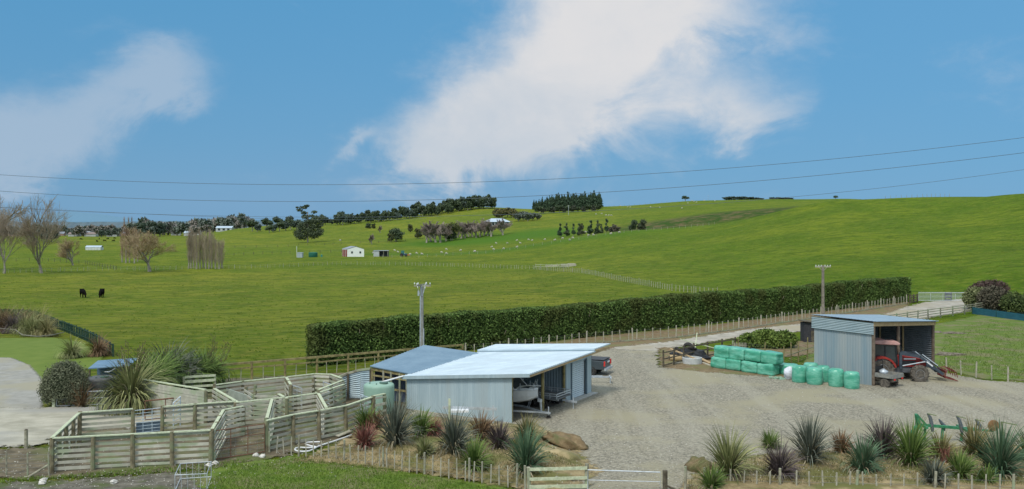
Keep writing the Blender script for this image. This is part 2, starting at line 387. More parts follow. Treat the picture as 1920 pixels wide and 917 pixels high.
sheet('garden_lawn', [(-700,640),(40,630),(95,628),(150,640),(195,668),(180,690),(110,700),(80,712),(-700,800)], LAWN, .05, 1.0)
sheet('driveway', [(-700,668),(20,672),(55,686),(80,715),(78,765),(60,785),(-700,790)], PAVE, .07, .6)
sheet('farm_track', [(-500,760),(60,768),(250,762),(420,750),(420,790),(150,810),(70,838),(-500,862)], DIRT, .09, .6)
sheet('pen_ground', [(-300,848),(90,842),(150,790),(250,760),(420,712),(640,700),(760,700),(800,760),(690,815),(560,850),(420,880),(100,900),(-300,895)], PENG, .06, .6)
sheet('mud_ground', [(-200,908),(100,905),(260,893),(330,885),(480,888),(540,905),(600,940),(500,1000),(-200,1000)], MUD, .05, .5)
sheet('roadside_ground', [(880,672),(900,660),(1100,633),(1268,617),(1400,602),(1540,585),(1703,566),(1703,580),(1640,597),(1480,626),(1385,632),(1245,655),(1140,664)], BROWN, .03, .8)
sheet('gravel_track', [(1110,668),(1150,652),(1250,642),(1400,619),(1500,608),(1590,602),(1650,594),(1690,580),(1735,568),(1835,562),(1850,578),(1760,594),(1690,608),(1560,618),(1480,624),(1380,634),(1245,655),(1180,690)], TRK, .05, .8)
sheet('gravel_yard', [(1000,1000),(960,830),(760,800),(770,770),(960,740),(1100,665),(1150,655),(1230,660),(1235,690),(1330,700),(1500,712),(1530,705),(1600,690),(1700,680),(1770,700),(1840,715),(2300,745),(2300,1000)], GRAV, .07, .5)
sheet('hen_run_ground', [(1395,660),(1420,640),(1530,640),(1530,662),(1500,668),(1440,672)], BROWN, .04, .5)
sheet('yard_margin', [(1235,652),(1300,655),(1390,668),(1400,690),(1500,700),(1500,712),(1330,705),(1235,700)], BROWN, .055, .5)
sheet('rough_paddock', [(1500,690),(1520,655),(1560,640),(1700,620),(1850,590),(2500,620),(2500,740),(1840,712),(1760,690)], ROUGHG, .03, .8)
sheet('front_verge', [(360,905),(420,872),(560,858),(780,890),(960,918),(1120,960),(1100,1000),(500,1000)], ROUGHG, .065, .5)
bed1 = sheet('planting_bank', [(560,866),(640,835),(668,800),(760,780),(940,796),(1010,800),(1085,850),(1125,890),(1050,935),(960,915),(790,889)], BED, .08, .35, 1.2, .45, 2.4)
bed2 = sheet('planting_bank', [(1285,905),(1330,868),(1480,852),(1700,842),(2100,835),(2100,990),(1270,990)], BED, .08, .35, 1.2, .4, 1.8)

# ------------------------------------------------------------------ sheds
A = Vector((0, 50.6, 0)); U = Vector((.512, .859, 0)).normalized(); W = Vector((-.859, .512, 0)).normalized()   # U along the open side, W across to the back
def roofz(s, t):
    u = s/10.6; w = (t+1.27)/8.87
    return (3.02*(1-w)+2.12*w)*(1-u)+(3.30*(1-w)+2.62*w)*u
def Q(s, t, z=0.): p = A+U*s+W*t; return Vector((p.x, p.y, z))
def plane_roof(mb, s0, s1, t0, t1, zf, th=.07, pitch=.25, amp=.025):    # ribs run across (along t)
    n = int((s1-s0)/pitch)*4; o = len(mb.v)
    for i in range(n+1):
        s = s0+(s1-s0)*i/n; a = amp if (i % 4) == 1 else 0
        for t in (t0, t1): mb.v.append(tuple(Q(s, t, zf(s, t)+a)))
    for i in range(n): mb.f.append((o+2*i, o+2*i+1, o+2*i+3, o+2*i+2))
    q = [Q(s0, t0, zf(s0, t0)-th), Q(s1, t0, zf(s1, t0)-th), Q(s1, t1, zf(s1, t1)-th), Q(s0, t1, zf(s0, t1)-th)]
    k = [Q(s0, t0, zf(s0, t0)), Q(s1, t0, zf(s1, t0)), Q(s1, t1, zf(s1, t1)), Q(s0, t1, zf(s0, t1))]
    mb.add(q+k, [(0,1,2,3),(0,4,5,1),(1,5,6,2),(2,6,7,3),(3,7,4,0)])
    return mb
sh = thing('farm_shed', 'long pale steel implement shed with a bright mono pitch roof and a roller door', 'shed', tuple(A))
TW = 7.6
rz = lambda s, t: roofz(s, t)-.11
m = MB(); m.corr(Q(0, 0), Q(0, TW), (0, 0), (rz(0, 0), rz(0, TW)), .16, -.012); m.build('end_wall', STEELWALL, sh)
m = MB(); m.corr(Q(0, TW), Q(10.5, TW), (0, 0), (rz(0, TW), rz(10.5, TW))); m.corr(Q(10.5, TW), Q(10.5, 0), (0, 0), (rz(10.5, TW), rz(10.5, 0))); m.build('back_wall', STEELWALL, sh)
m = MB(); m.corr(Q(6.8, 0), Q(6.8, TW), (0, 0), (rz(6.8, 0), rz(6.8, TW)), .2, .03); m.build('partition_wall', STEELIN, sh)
m = MB(); m.box(Q(6.8, 2.2, 1.15)+U*-.06, (.06, 1.0, 1.9), math.atan2(U.y, U.x)); m.build('side_door', mat('grey_door', (.16,.22,.25), (.2,.26,.29), 2, .6), sh)
m = MB(); m.box(Q(6.8, 3.2, 1.35)+U*-.08, (.05, .18, 1.6), math.atan2(U.y, U.x)); m.box(Q(6.8, 1.6, 1.2)+U*-.08, (.05, .1, 2.05), math.atan2(U.y, U.x)); m.build('door_frame', WHITE, sh)
m = MB(); m.corr(Q(6.8, 0), Q(7.45, 0), (0, 0), (rz(6.8, 0), rz(7.45, 0)), .16, .012); m.corr(Q(9.75, 0), Q(10.5, 0), (0, 0), (rz(9.7, 0), rz(10.5, 0)), .16, .012)
m.corr(Q(7.45, 0), Q(9.75, 0), (2.45, 2.45), (rz(7.45, 0), rz(9.75, 0)), .16, .012); m.build('front_wall', STEELWALL, sh)
m = MB(); m.hcorr(Q(7.5, .1), Q(9.6, .1), (.04, .04), (2.45, 2.45), .13, .022); m.build('roller_door', mat('roller_door', (.50,.58,.61), (.56,.64,.66), 1, .5), sh)
m = MB()
for s in (7.47, 9.68): m.box(Q(s, -.02, 1.25), (.09, .12, 2.5), math.atan2(U.y, U.x))
m.build('door_trim', mat('trim_grey', (.12,.17,.2), (.16,.21,.24), 2, .6), sh)
m = MB(); m.box(Q(8.65, -.2, .05), (3.9, .5, .14), math.atan2(U.y, U.x)); m.build('door_step', CONC, sh)
m = MB(); m.add([Q(.1, .1, .1), Q(10.4, .1, .1), Q(10.4, TW-.1, .1), Q(.1, TW-.1, .1)], [(0, 1, 2, 3)]); m.build('floor', mat('earth_floor', (.13,.12,.10), (.2,.19,.16), 2, .95), sh)
m = plane_roof(MB(), -.18, 8.5, -1.27, TW+.2, roofz); m.build('roof', ROOFW, sh)
m = plane_roof(MB(), 8.35, 10.85, -1.27, TW+.2, lambda s, t: roofz(s, t)+.16); m.build('rear_roof', ROOFW, sh)
m = MB(); m.bar(Q(-.2, -1.27, roofz(-.2, -1.27)-.09), Q(-.2, TW+.2, roofz(-.2, TW+.2)-.09), .05, .2); m.build('barge_flashing', STEELWALL, sh)
m = MB(); m.bar(Q(8.38, -1.27, roofz(8.38, -1.27)+.1), Q(8.38, TW+.2, roofz(8.38, TW+.2)+.1), .04, .14); m.build('roof_flashing', mat('flashing_blue', (.25,.35,.42), (.3,.4,.46), 2, .5), sh)
m = MB(); m.bar(Q(-.1, -1.2, roofz(0, -1.2)-.16), Q(10.8, -1.2, roofz(10.8, -1.2)-.12), .05, .12)
m.bar(Q(0, -.02, rz(0, 0)-.08), Q(6.8, -.02, rz(6.8, 0)-.08), .06, .18); m.build('eave_beam', TIMBER, sh)
for s in (3.56, ):
    m = MB(); m.tube([Q(s, -.05, 0), Q(s, -.05, rz(s, 0))], .10, 10); m.build('post', WOODY, sh)
for s in (.15, 6.7):
    m = MB(); m.tube([Q(s, .12, 0), Q(s, .12, rz(s, 0))], .09, 8); m.build('post', WOODY, sh)
m = MB(); m.tube([Q(-.22, TW+.1, 2.1), (-8.0, 53.75, 1.83)], .05, 8); m.build('downpipe', WHITE, sh)

ls = thing('lean_to_shed', 'older timber framed lean-to with blue grey iron roof behind the pale shed', 'shed', (-9, 56.6, 0))
c4 = [Vector((-9.15, 56.7, 2.36)), Vector((-6.3, 54.9, 2.16)), Vector((-2.1, 61.3, 2.50)), Vector((-6.2, 62.2, 2.95))]
m = MB(); n = 80; o = 0
for i in range(n+1):
    t = i/n; a = c4[0].lerp(c4[3], t); b = c4[1].lerp(c4[2], t); k = .03 if i % 4 == 1 else 0
    m.v += [(a.x, a.y, a.z+k), (b.x, b.y, b.z+k)]
for i in range(n): m.f.append((2*i, 2*i+1, 2*i+3, 2*i+2))
m.add([tuple(c-Vector((0, 0, .06))) for c in c4]+[tuple(c) for c in c4], [(0,1,2,3),(0,4,5,1),(1,5,6,2),(2,6,7,3),(3,7,4,0)])
m.build('roof', ROOFB, ls)
FL, FR = Vector((-9.0, 56.75, 0)), Vector((-6.6, 55.2, 0))
m = MB(); m.bar(FL+Vector((0,0,2.16)), FR+Vector((0,0,2.03)), .06, .2); m.bar(FL+Vector((0,0,1.0)), FR+Vector((0,0,1.0)), .05, .12); m.bar(FL+Vector((0,0,1.75)), FR+Vector((0,0,1.7)), .05, .1); m.build('front_rail', WOODY, ls)
for t in (0, .33, .55, .8, 1):
    p = FL.lerp(FR, t); m = MB(); m.tube([p, p+Vector((0, 0, 2.2-.15*t))], .07, 8); m.build('post', WOOD if t else WOODY, ls)
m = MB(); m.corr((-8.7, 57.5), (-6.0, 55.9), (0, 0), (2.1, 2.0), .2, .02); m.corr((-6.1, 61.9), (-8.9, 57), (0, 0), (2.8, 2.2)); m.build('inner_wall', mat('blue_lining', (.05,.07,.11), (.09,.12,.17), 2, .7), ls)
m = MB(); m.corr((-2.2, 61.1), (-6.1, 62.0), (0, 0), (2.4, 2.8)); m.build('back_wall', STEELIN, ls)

ss = thing('iron_screen', 'low curved screen of corrugated iron between the stockyards and the lean-to', 'screen', (-10, 57.6, 0))
m = MB(); pts = [(-9.15, 57.0), (-9.9, 57.4), (-10.7, 57.5), (-11.3, 57.2)]
tops = [2.1, 1.95, 1.72, 1.5]
for i in range(3): m.hcorr(pts[i+1], pts[i], (.15, .15), (tops[i+1], tops[i]), .14, .03)
m.build('iron_sheet', STEELWALL, ss)
m = MB()
for i in range(3): m.bar((*pts[i], tops[i]+.03), (*pts[i+1], tops[i+1]+.03), .12, .14)
m.build('top_rail', WOOD, ss)
for i in (0, 2, 3):
    m = MB(); m.box((pts[i][0], pts[i][1]-.1, tops[i]/2), (.12, .12, tops[i])); m.build('post', WOODD, ss)

# tractor shed
E = Vector((25.5, 62.2, 0)); D1 = Vector((.72, .69, 0)).normalized(); D2 = Vector((-.69, .72, 0)).normalized(); LW, DW = 11.0, 4.4
def K(s, t, z=0.): p = E+D1*s+D2*t; return Vector((p.x, p.y, z))
ra = math.atan2(D1.y, D1.x); tz = lambda s, t=0: 4.55-.78*s/LW+.03*t
ts = thing('tractor_shed', 'tall open fronted iron shed sheltering the red tractor', 'shed', tuple(E))
m = MB(); m.corr(K(0, 0), K(0, DW), (.05, .05), (3.75, 3.85), .2, -.015); m.build('side_wall', mat('weathered_iron', (.22,.30,.34), (.33,.37,.37), .9, .55, .15, stretch=(1.5,1.5,.12), detail=3), ts)
m = MB(); m.hcorr(K(-.12, -.12), K(-.12, DW+.15), (3.68, 3.78), (4.52, 4.64), .13, .025); m.build('fascia_sheet', mat('fascia_iron', (.26,.345,.37), (.31,.39,.41), 1, .5, .15), ts)
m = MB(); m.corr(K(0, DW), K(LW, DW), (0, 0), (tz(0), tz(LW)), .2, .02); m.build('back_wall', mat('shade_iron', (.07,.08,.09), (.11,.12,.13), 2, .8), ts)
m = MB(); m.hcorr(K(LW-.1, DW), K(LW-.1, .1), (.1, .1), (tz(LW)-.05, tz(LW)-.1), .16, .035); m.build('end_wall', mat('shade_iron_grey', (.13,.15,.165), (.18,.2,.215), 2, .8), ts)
m = MB(); n = 160; o = 0
for i in range(n+1):
    t = -.3+(DW+.5)*i/n; k = .025 if i % 8 == 1 else 0
    a = K(-.2, t, tz(0, t)+.1+k); b = K(LW+.3, t, tz(LW+.3, t)+.06+k); m.v += [tuple(a), tuple(b)]
for i in range(n): m.f.append((2*i, 2*i+1, 2*i+3, 2*i+2))
q = [K(-.2, -.3, tz(0)+.1), K(LW+.3, -.3, tz(LW)+.04), K(LW+.3, DW+.2, tz(LW)+.2), K(-.2, DW+.2, tz(0)+.23)]
m.add([tuple(c-Vector((0, 0, .05))) for c in q], [(0, 1, 2, 3)]); m.build('roof', mat('light_blue_roof', (.28,.37,.43), (.36,.45,.50), 1, .4, .2), ts)
m = MB(); m.bar(K(-.1, -.1, tz(0)-.1), K(LW+.1, -.1, tz(LW)-.12), .07, .34); m.build('front_beam', TIMBER, ts)
for s, t in ((.06, -.02), (4.35, .02), (LW-.05, .02)):
    m = MB(); m.tube([K(s, t), K(s, t, tz(s)-.2)], .12, 10); m.build('post', mat('brown_post', (.10,.075,.055), (.2,.16,.12), 4, .9), ts)
for s, t in ((3.2, DW-.1), (7.4, DW-.1), (LW-.2, DW-.2), (LW-.25, 2.3)):
    m = MB(); m.box(K(s, t, tz(s)/2), (.12, .12, tz(s)-.1)); m.build('inner_post', TIMBER, ts)
m = MB()
for s in (.3, 3.8, 7.5): m.bar(K(s, 0, tz(s)-.2), K(s, DW, tz(s)-.1), .06, .2)
m.build('rafters', TIMBER, ts)

kn = thing('dog_kennel', 'small black boarded shelter beside the hen run behind the tractor shed', 'shelter', (*P(1518, 642), 0))
x, y = P(1520, 641)
m = MB(); m.box((x, y+.05, .95), (1.6, 1.2, 1.9)); m.build('wall', mat('black_boards', (.03,.03,.035), (.06,.06,.065), 6, .9), kn)
m = MB(); m.box((x, y, 2.0), (1.9, 1.5, .07), 0, Matrix.Rotation(.08, 3, 'Y')); m.build('roof', WOODD, kn)
m = MB(); m.box((x+.1, y-.57, .6), (.5, .04, 1.1)); m.build('door', WOODD, kn)

# ------------------------------------------------------------------ tanks
def tank(name, label, loc, r, h, mt, ribs=False, lid=True):
    t = thing(name, label, 'tank', loc)
    m = MB(); pr = [(r*.97, 0), (r, .08)]
    if ribs:
        for i in range(12): pr += [(r, .1+h*.85*i/12), (r*.985, .13+h*.85*i/12)]
    pr += [(r, h*.86), (r*.985, h*.92), (r*.9, h*.96), (r*.55, h*.995), (r*.2, h*1.01)]
    m.lathe(pr, n=40); m.build('shell', mt, t, True, True)
    if lid:
        m = MB(); m.lathe([(r*.28, h*.98), (r*.28, h*1.03), (r*.1, h*1.04)], (r*.35, -r*.3, 0), 20); m.build('lid', mat('lid_dark', (.07,.13,.10), (.1,.17,.13), 2, .6), t, True)
        m = MB()
        for a in (2.4, 3.6, 4.6): m.box((r*.62*math.cos(a), r*.62*math.sin(a), h*.99), (.1, .05, .09), a)
        m.build('lifting_lug', mat('lid_dark', (.1,.2,.15)), t, True)
    return t
tank('water_tank', 'pale green plastic water tank beside the pale shed wall', (-8.1, 53.6, 0), .93, 1.86, TANKG)
xx, yy = P(190, 748)
tank('water_tank', 'dark grey water tank under the small blue roof by the flax', (xx, yy, 0), .95, 1.5, TANKD)
pr = thing('pump_shelter', 'low blue roofed open shelter over the dark water tank', 'shelter', (xx, yy+1.6, 0))
m = MB(); a = [(xx-1.35, yy+1.0, 1.85), (xx+1.4, yy+1.0, 2.05), (xx+1.4, yy+2.6, 2.32), (xx-1.45, yy+2.6, 2.12)]
m.add(a+[(p[0], p[1], p[2]-.06) for p in a], [(0,1,2,3),(4,7,6,5),(0,4,5,1),(1,5,6,2),(2,6,7,3),(3,7,4,0)]); m.build('roof', mat('sky_blue_roof', (.13,.22,.31), (.18,.28,.37), 1.5, .4, .2), pr)
m = MB(); m.box((xx-.1, yy+2.3, .9), (2.6, .06, 1.8), -.08); m.build('wall', mat('blue_wall', (.06,.12,.18), (.09,.15,.21), 2, .7), pr)
for dx, dy in ((-1.25, 1.0), (1.25, .85)):
    m = MB(); m.box((xx+dx, yy+dy, .87), (.09, .09, 1.74)); m.build('post', WOODD, pr)
m = MB(); m.tube([(xx-.2, yy+.9, 1.62), (xx+.1, yy+.9, 1.62), (xx+.5, yy+.95, 1.85)], .03, 6); m.build('pipe', GALV, pr)

# ------------------------------------------------------------------ fences
def resample(pts, step):
    pts = [Vector((p[0], p[1], 0)) for p in pts]; out = [pts[0]]; 
    for a, b in zip(pts, pts[1:]):
        L = (b-a).length; n = max(1, round(L/step))
        for i in range(1, n+1): out.append(a.lerp(b, i/n))
    return out
def fence(name, label, pts, post_step=2.4, h=1.3, pr=.08, rails=(), rail=(.04, .14), rmat=None, pmat=None, battens=0, bh=1.05, bw=(.05, .035), bmat=None, wires=(), wr=.006, side=-1, cat='fence', square=False, cap=None, jit=.02, part='post', extra=.06, group=None, zf=None):
    zf = zf or gz
    P0 = pts[0]; root = thing(name, label, cat, (P0[0], P0[1], zf(P0[0], P0[1])), group=group)
    posts = resample(pts, post_step)
    me = None
    for i, p in enumerate(posts):
        if me is None:
            m = MB()
            if square: m.box((0, 0, h/2-.1), (pr*2, pr*2, h+.2))
            else: m.tube([(0, 0, -.2), (0, 0, h+extra)], [pr*1.05, pr*.95], 8)
            o = m.build(part, pmat or WOOD, root, True); me = o.data
        else:
            o = bpy.data.objects.new(part, me); col.objects.link(o); o.parent = root
        o.location = (p.x-P0[0], p.y-P0[1], zf(p.x, p.y)-root.location.z)
        o.rotation_euler = (random.gauss(0, jit), random.gauss(0, jit), random.random()*.3); o.scale = (1, 1, random.uniform(.96, 1.05))
    def off(p, q, k):
        d = (q-p).normalized(); return Vector((-d.y, d.x, 0))*k
    for hz in rails:
        m = MB()
        for a, b in zip(posts, posts[1:]):
            w = off(a, b, side*(pr+rail[0]/2)); j1, j2 = random.gauss(0, .012), random.gauss(0, .012)
            m.bar((a.x+w.x, a.y+w.y, zf(a.x, a.y)+hz+j1), (b.x+w.x, b.y+w.y, zf(b.x, b.y)+hz+j2), rail[0], rail[1]*random.uniform(.82, 1.12))
        m.build('rail', rmat or WOOD, root)
    if cap:
        m = MB()
        for a, b in zip(posts, posts[1:]): m.bar((a.x, a.y, zf(a.x, a.y)+h+extra+.02), (b.x, b.y, zf(b.x, b.y)+h+extra+.02), cap[0], cap[1])
        m.build('cap_rail', WOODL if rmat in (None, RAILW) else rmat, root)
    if wires:
        m = MB()
        for hz in wires:
            m.tube([(p.x, p.y, zf(p.x, p.y)+hz) for p in posts], wr, 4, False)
        m.build('wire', WIRE, root)
    if battens:
        bs = resample(pts, battens); bme = None; rest = MB(); cnt = 0
        bs.sort(key=lambda p: p.y)
        for p in bs:
            if min((p-q).length for q in posts) < battens*.3: continue
            z = zf(p.x, p.y)
            if cnt < 100:
                if bme is None:
                    m = MB(); m.box((0, 0, bh/2), (bw[0], bw[1], bh)); o = m.build('batten', bmat or BATTEN, root, True); bme = o.data
                else: o = bpy.data.objects.new('batten', bme); col.objects.link(o); o.parent = root
                o.location = (p.x-P0[0], p.y-P0[1], z-root.location.z); o.rotation_euler = (random.gauss(0, .03), random.gauss(0, .03), random.random()); o.scale = (1, 1, random.uniform(.94, 1.06))
            else: rest.box((p.x, p.y, z+bh/2), (bw[0], bw[1], bh))
            cnt += 1
        if rest.v: kind(rest.build('battens', bmat or BATTEN, root), 'stuff')
    return root
def top(px, py, h): return P(px, py, h)                 # a point whose top at height h shows at this pixel

fence('batten_fence', 'long batten and wire fence along the foot of the tall clipped hedge', [(-4, 75.6), P(1100, 646), P(1268, 634), P(1385, 618), P(1539, 596), P(1700, 571)], 4.5, 1.25, .07, battens=.95, bh=1.15, bw=(.07, .05), wires=(.3, .6, .85, 1.05), pmat=BATTEN, rails=(.12,), rail=(.03, .12))
fence('rail_fence', 'tall yellowed timber rail fence behind the stockyards', [(-21.2, 63.4), (-14.9, 67.2), (-4.2, 74.0)], 2.5, 1.25, .09, rails=(.98,), rail=(.04, .1), rmat=WOODY, battens=.8, bh=1.0, cap=(.12, .15), wires=(.3, .55), pmat=WOODY, side=-1)
fence('batten_fence', 'batten and wire fence around the planted bank in front of the pale shed', [P(505, 850), P(560, 858), P(645, 868), P(796, 891), P(969, 917), P(985, 921)], 2.2, 1.0, .05, battens=.42, bh=.93, bw=(.05, .04), wires=(.25, .5, .75), bmat=BATTEN, pmat=WOOD, zf=lambda x, y: max(0, gz(x, y)-.15))
fence('batten_fence', 'batten and wire fence in front of the right hand flax bank', [P(1285, 924), P(1320, 926), P(1900, 940), P(2100, 944)], 3.4, 1.03, .06, battens=.56, bh=1.0, bw=(.055, .04), wires=(.3, .55, .8), pmat=WOOD, zf=lambda x, y: 0.05)
fence('batten_fence', 'short battened wire fence beside the tractor shed and rough paddock', [P(1775, 700), P(1830, 708), P(1890, 718), P(2100, 742)], 4.0, 1.1, .06, battens=1.05, bh=1.1, bw=(.07, .05), wires=(.3, .6, .9), pmat=BATTEN)
fence('rail_fence', 'timber rail fence curving beside the gravel track right of the tractor shed', [P(1660, 612), P(1740, 600), P(1830, 588), P(1862, 582)], 2.9, 1.2, .08, rails=(.3, .6, .9, 1.15), rail=(.05, .1), rmat=WOOD)
fence('rail_fence', 'low dark rail fence by the tyre heap and the bale stack', [P(1244, 690), P(1300, 676), P(1378, 662)], 1.9, 1.35, .08, rails=(1.25, .75, .25), rail=(.05, .11), rmat=WOODD, pmat=WOODD)
fence('wire_fence', 'hen run fence of wire netting on thin tall poles', [P(1385, 676), P(1434, 682), P(1470, 690), P(1497, 680), P(1530, 668)], 1.9, 1.75, .05, wires=tuple(.15*i for i in range(1, 11)), pmat=WOODY, rails=(.9,), rail=(.03, .07))
pg = thing('picket_gate', 'small grey picket gate at the corner of the hen run', 'gate', (*P(1388, 668), 0))
m = MB(); x, y = P(1388, 668)
for i in range(8): m.box((x-.5+.14*i, y, .6), (.06, .03, 1.15))
m.build('picket_panel', BATTEN, pg)
m = MB()
for z in (.25, .95): m.box((x, y+.04, z), (1.15, .04, .09))
m.build('gate_rail', WOOD, pg)
m = MB(); m.tube([(x-.65, y, 0), (x-.65, y, 1.35)], .07, 8); m.build('gate_post', WOOD, pg)
bf = fence('board_fence', 'short dark boarded fence at the far end of the hedge', [P(1706, 570), P(1720, 568)], 1.2, 1.2, .1, rails=(.2, .5, .8, 1.1), rail=(.05, .16), rmat=WOODD, pmat=WOODD)
def metal_gate(name, label, a, b, h=1.1, bars=5, r=.02, mt=None, mesh=0, posts=True, z0=.12, h2=None, stays=2):
    a = Vector((*a, 0)); b = Vector((*b, 0)); g_ = thing(name, label, 'gate', tuple(a)); h2 = h2 or h; m = MB(); mt = mt or GALV
    za, zb = gz(a.x, a.y), gz(b.x, b.y)
    m.tube([a+Vector((0,0,za+z0)), a+Vector((0,0,za+h)), b+Vector((0,0,zb+h2)), b+Vector((0,0,zb+z0)), a+Vector((0,0,za+z0))], r*1.2, 6); m.build('frame', mt, g_)
    for i in range(1, bars):
        t = z0/h+(1-z0/h)*i/bars; m = MB(); m.tube([a+Vector((0,0,za+h*t)), b+Vector((0,0,zb+h2*t))], r*.7, 5); m.build('bar', mt, g_)
    for i in range(1, stays+1):
        p = a.lerp(b, i/(stays+1)); m = MB(); m.tube([p+Vector((0,0,z0)), p+Vector((0,0,h+(h2-h)*i/(stays+1)))], r*.8, 5); m.build('stay', mt, g_)
    if mesh:
        m = MB(); n = int((b-a).length/mesh)
        for i in range(1, n): p = a.lerp(b, i/n); m.tube([p+Vector((0,0,z0)), p+Vector((0,0,h*.97))], .005, 4, False)
        for i in range(1, 9): m.tube([a+Vector((0,0,h*i/9)), b+Vector((0,0,h2*i/9))], .005, 4, False)
        m.build('mesh_panel', WIRE, g_)
    return g_
metal_gate('metal_gate', 'wide galvanised gate across the far end of the gravel track', P(1722, 566), P(1838, 568), 1.3, 6, .035, stays=4)
bg = thing('board_gate', 'small black boarded gate beside the galvanised track gate', 'gate', (*P(1777, 566), 0))
m = MB(); x, y = P(1777, 566)
for z in (.3, .75, 1.2): m.box((x, y-.2, z), (1.0, .05, .3))
m.build('board_panel', BLACK, bg)
m = MB()
for d in (-.45, .45): m.box((x+d, y-.15, .75), (.14, .08, 1.5))
m.build('gate_frame', BLACK, bg)
metal_gate('metal_gate', 'netted galvanised gate below the olive bush', P(106, 765), P(222, 760), .95, 2, .022, mesh=.3, stays=1)
gp = thing('gate_post', 'squat pale timber post at the left end of the netted gate', 'post', (*P(103, 765), 0)); m = MB(); x, y = P(103, 765); m.box((x-.05, y, .55), (.17, .17, 1.1)); m.build('post', WOODL, gp)
m = MB(); m.box((x-.05, y, 1.12), (.2, .2, .05)); m.build('cap', WOOD, gp)
metal_gate('metal_gate', 'thin galvanised gate at the bottom of the gravel yard', P(1102, 924), P(1238, 926), .98, 2, .022, h2=.92, stays=0)
gp = thing('gate_post', 'round brown timber post right of the thin yard gate', 'post', (*P(1246, 928), 0)); m = MB(); x, y = P(1247, 927); m.tube([(x, y, 0), (x, y, 1.02)], .11, 10); m.build('post', WOODD, gp); m = MB(); m.tube([(x+.1, y, .35), (x+1.0, y-.2, .02)], .05, 6); m.build('strut', WOODD, gp)
fence('rail_fence', 'short timber rail panel at the bottom of the planted bank', [P(992, 921), P(1100, 918)], 2.7, 1.02, .09, rails=(.2, .55, .95), rail=(.04, .15), rmat=WOODL, zf=lambda x, y: 0.0)

# stockyard pens: tops of the runs read from the photo, all 1.6 m high
SIX = (.18, .45, .72, .98, 1.24, 1.5)
def pen(label, tops, h=1.6, step=1.9, rails=SIX, rl=(.04, .135), capm=True, side=-1, **k):
    return fence('stockyard_fence', label, [P(a, b, h) for a, b in tops], step, h, .105, rails=rails, rail=rl, cap=(.16, .05) if capm else None, side=side, pmat=POSTW, rmat=RAILW, jit=.012, extra=.02, **k)
pen('front timber rail fence of the stockyards facing the muddy ground', [(97, 823), (395, 808)], side=1)
pen('short slanting timber fence closing the left end of the stockyards', [(97, 823), (149, 775)], side=1, rails=(.2, .5, .8, 1.1, 1.4), step=1.6)
pen('timber rail fence at the back of the front pen, left of the ladder gate', [(149, 775), (249, 768)], side=1)
pen('timber rail fence at the back of the front pen, right of the ladder gate', [(304, 764), (365, 759), (442, 754)], side=1)
pen('slanting inner pen fence behind the rusty gate', [(397, 807), (419, 770), (456, 763)], step=1.5)
pen('middle stockyard fence with lichen covered top rail', [(442, 756), (510, 749), (555, 744), (597, 738), (645, 722)])
pen('stockyard fence running up to the green tank', [(500, 790), (550, 779), (599, 771), (649, 762), (700, 752)], side=1)
pen('short stockyard fence end beside the green tank', [(700, 745), (722, 741)], step=1.0, rails=(.3, .7, 1.1, 1.5))
pen('curving back fence of the upper stockyard race', [(403, 723), (455, 716), (537, 708), (590, 702), (620, 703), (640, 710)], step=2.1)
pen('inner diagonal fence of the upper race near the boarded ramp', [(402, 730), (445, 755)], step=1.6)
pen('low inner race fence in the middle of the stockyards', [(462, 728), (478, 738), (520, 740)], step=1.4, capm=False)
pen('slanting inner race fence in the middle of the stockyards', [(520, 739), (538, 748)], step=1.2)
pen('inner stockyard fence leading to the corrugated screen', [(598, 732), (643, 714)], step=1.6, rails=(.3, .75, 1.2, 1.5))
pen('short cross fence joining the middle and lower stockyard fences', [(510, 750), (500, 787)], step=1.7, side=1)
pen('short cross fence behind the white hose end of the stockyards', [(597, 739), (612, 766)], step=1.6)
pen('narrow race fence running beside the curving back fence', [(478, 722), (540, 716), (588, 712)], step=1.7, capm=False, rails=(.3, .65, 1.0, 1.35))
pen('short slatted divider at the bend of the upper race', [(537, 709), (545, 722)], step=1.5, rails=(.3, .65, 1.0, 1.35))
pen('close boarded grey loading ramp wall at the back of the stockyards', [(264, 712), (325, 722), (386, 732)], h=1.95, step=2.2, rails=tuple(.12+.17*i for i in range(11)), rl=(.04, .165))
fence('slat_panel', 'weathered slatted timber panel behind the loading ramp', [P(346, 707, 1.5), P(404, 703, 1.5)], 2.0, 1.5, .08, rails=(.5, .85, 1.2, 1.5), rail=(.04, .17), rmat=WOODL)
metal_gate('metal_gate', 'pale blue ladder gate set between the pen fences', P(251, 770, 1.5), P(302, 765, 1.5), 1.5, 8, .022, mt=mat('pale_blue_paint', (.42,.52,.58), (.55,.64,.7), 3, .5))
metal_gate('metal_gate', 'narrow blue metal gate standing open inside the pens', P(325, 757, 1.5), P(338, 745, 1.75), 1.55, 7, .025, mt=mat('pale_blue_paint', (.42,.52,.58)), h2=1.8, stays=0)
bp_ = thing('stock_barrier', 'dull blue sheet barrier fixed low behind the ladder gate', 'barrier', (*P(253, 772, 1.5), 0)); m = MB(); a = P(253, 768, 1.5); b = P(300, 764, 1.5); m.bar((a[0], a[1]+.15, .45), (b[0], b[1]+.15, .45), .03, .55); m.build('sheet', mat('dull_blue', (.12,.17,.23), (.19,.25,.31), 3, .7), bp_); m = MB(); m.bar((a[0], a[1]+.12, .75), (b[0], b[1]+.12, .75), .05, .05); m.build('edge_rail', GALV, bp_)
metal_gate('metal_gate', 'small galvanised drafting gate in the upper race', P(548, 722, 1.4), P(566, 728, 1.4), 1.4, 5, .022, stays=1)
metal_gate('metal_gate', 'galvanised gate across the race near the corrugated screen', P(606, 716, 1.4), P(626, 722, 1.4), 1.4, 5, .022, stays=1)
metal_gate('metal_gate', 'rusty mesh gate in the front of the stockyards', P(400, 808, 1.5), P(496, 795, 1.5), 1.5, 3, .025, mt=RUST, mesh=.35)
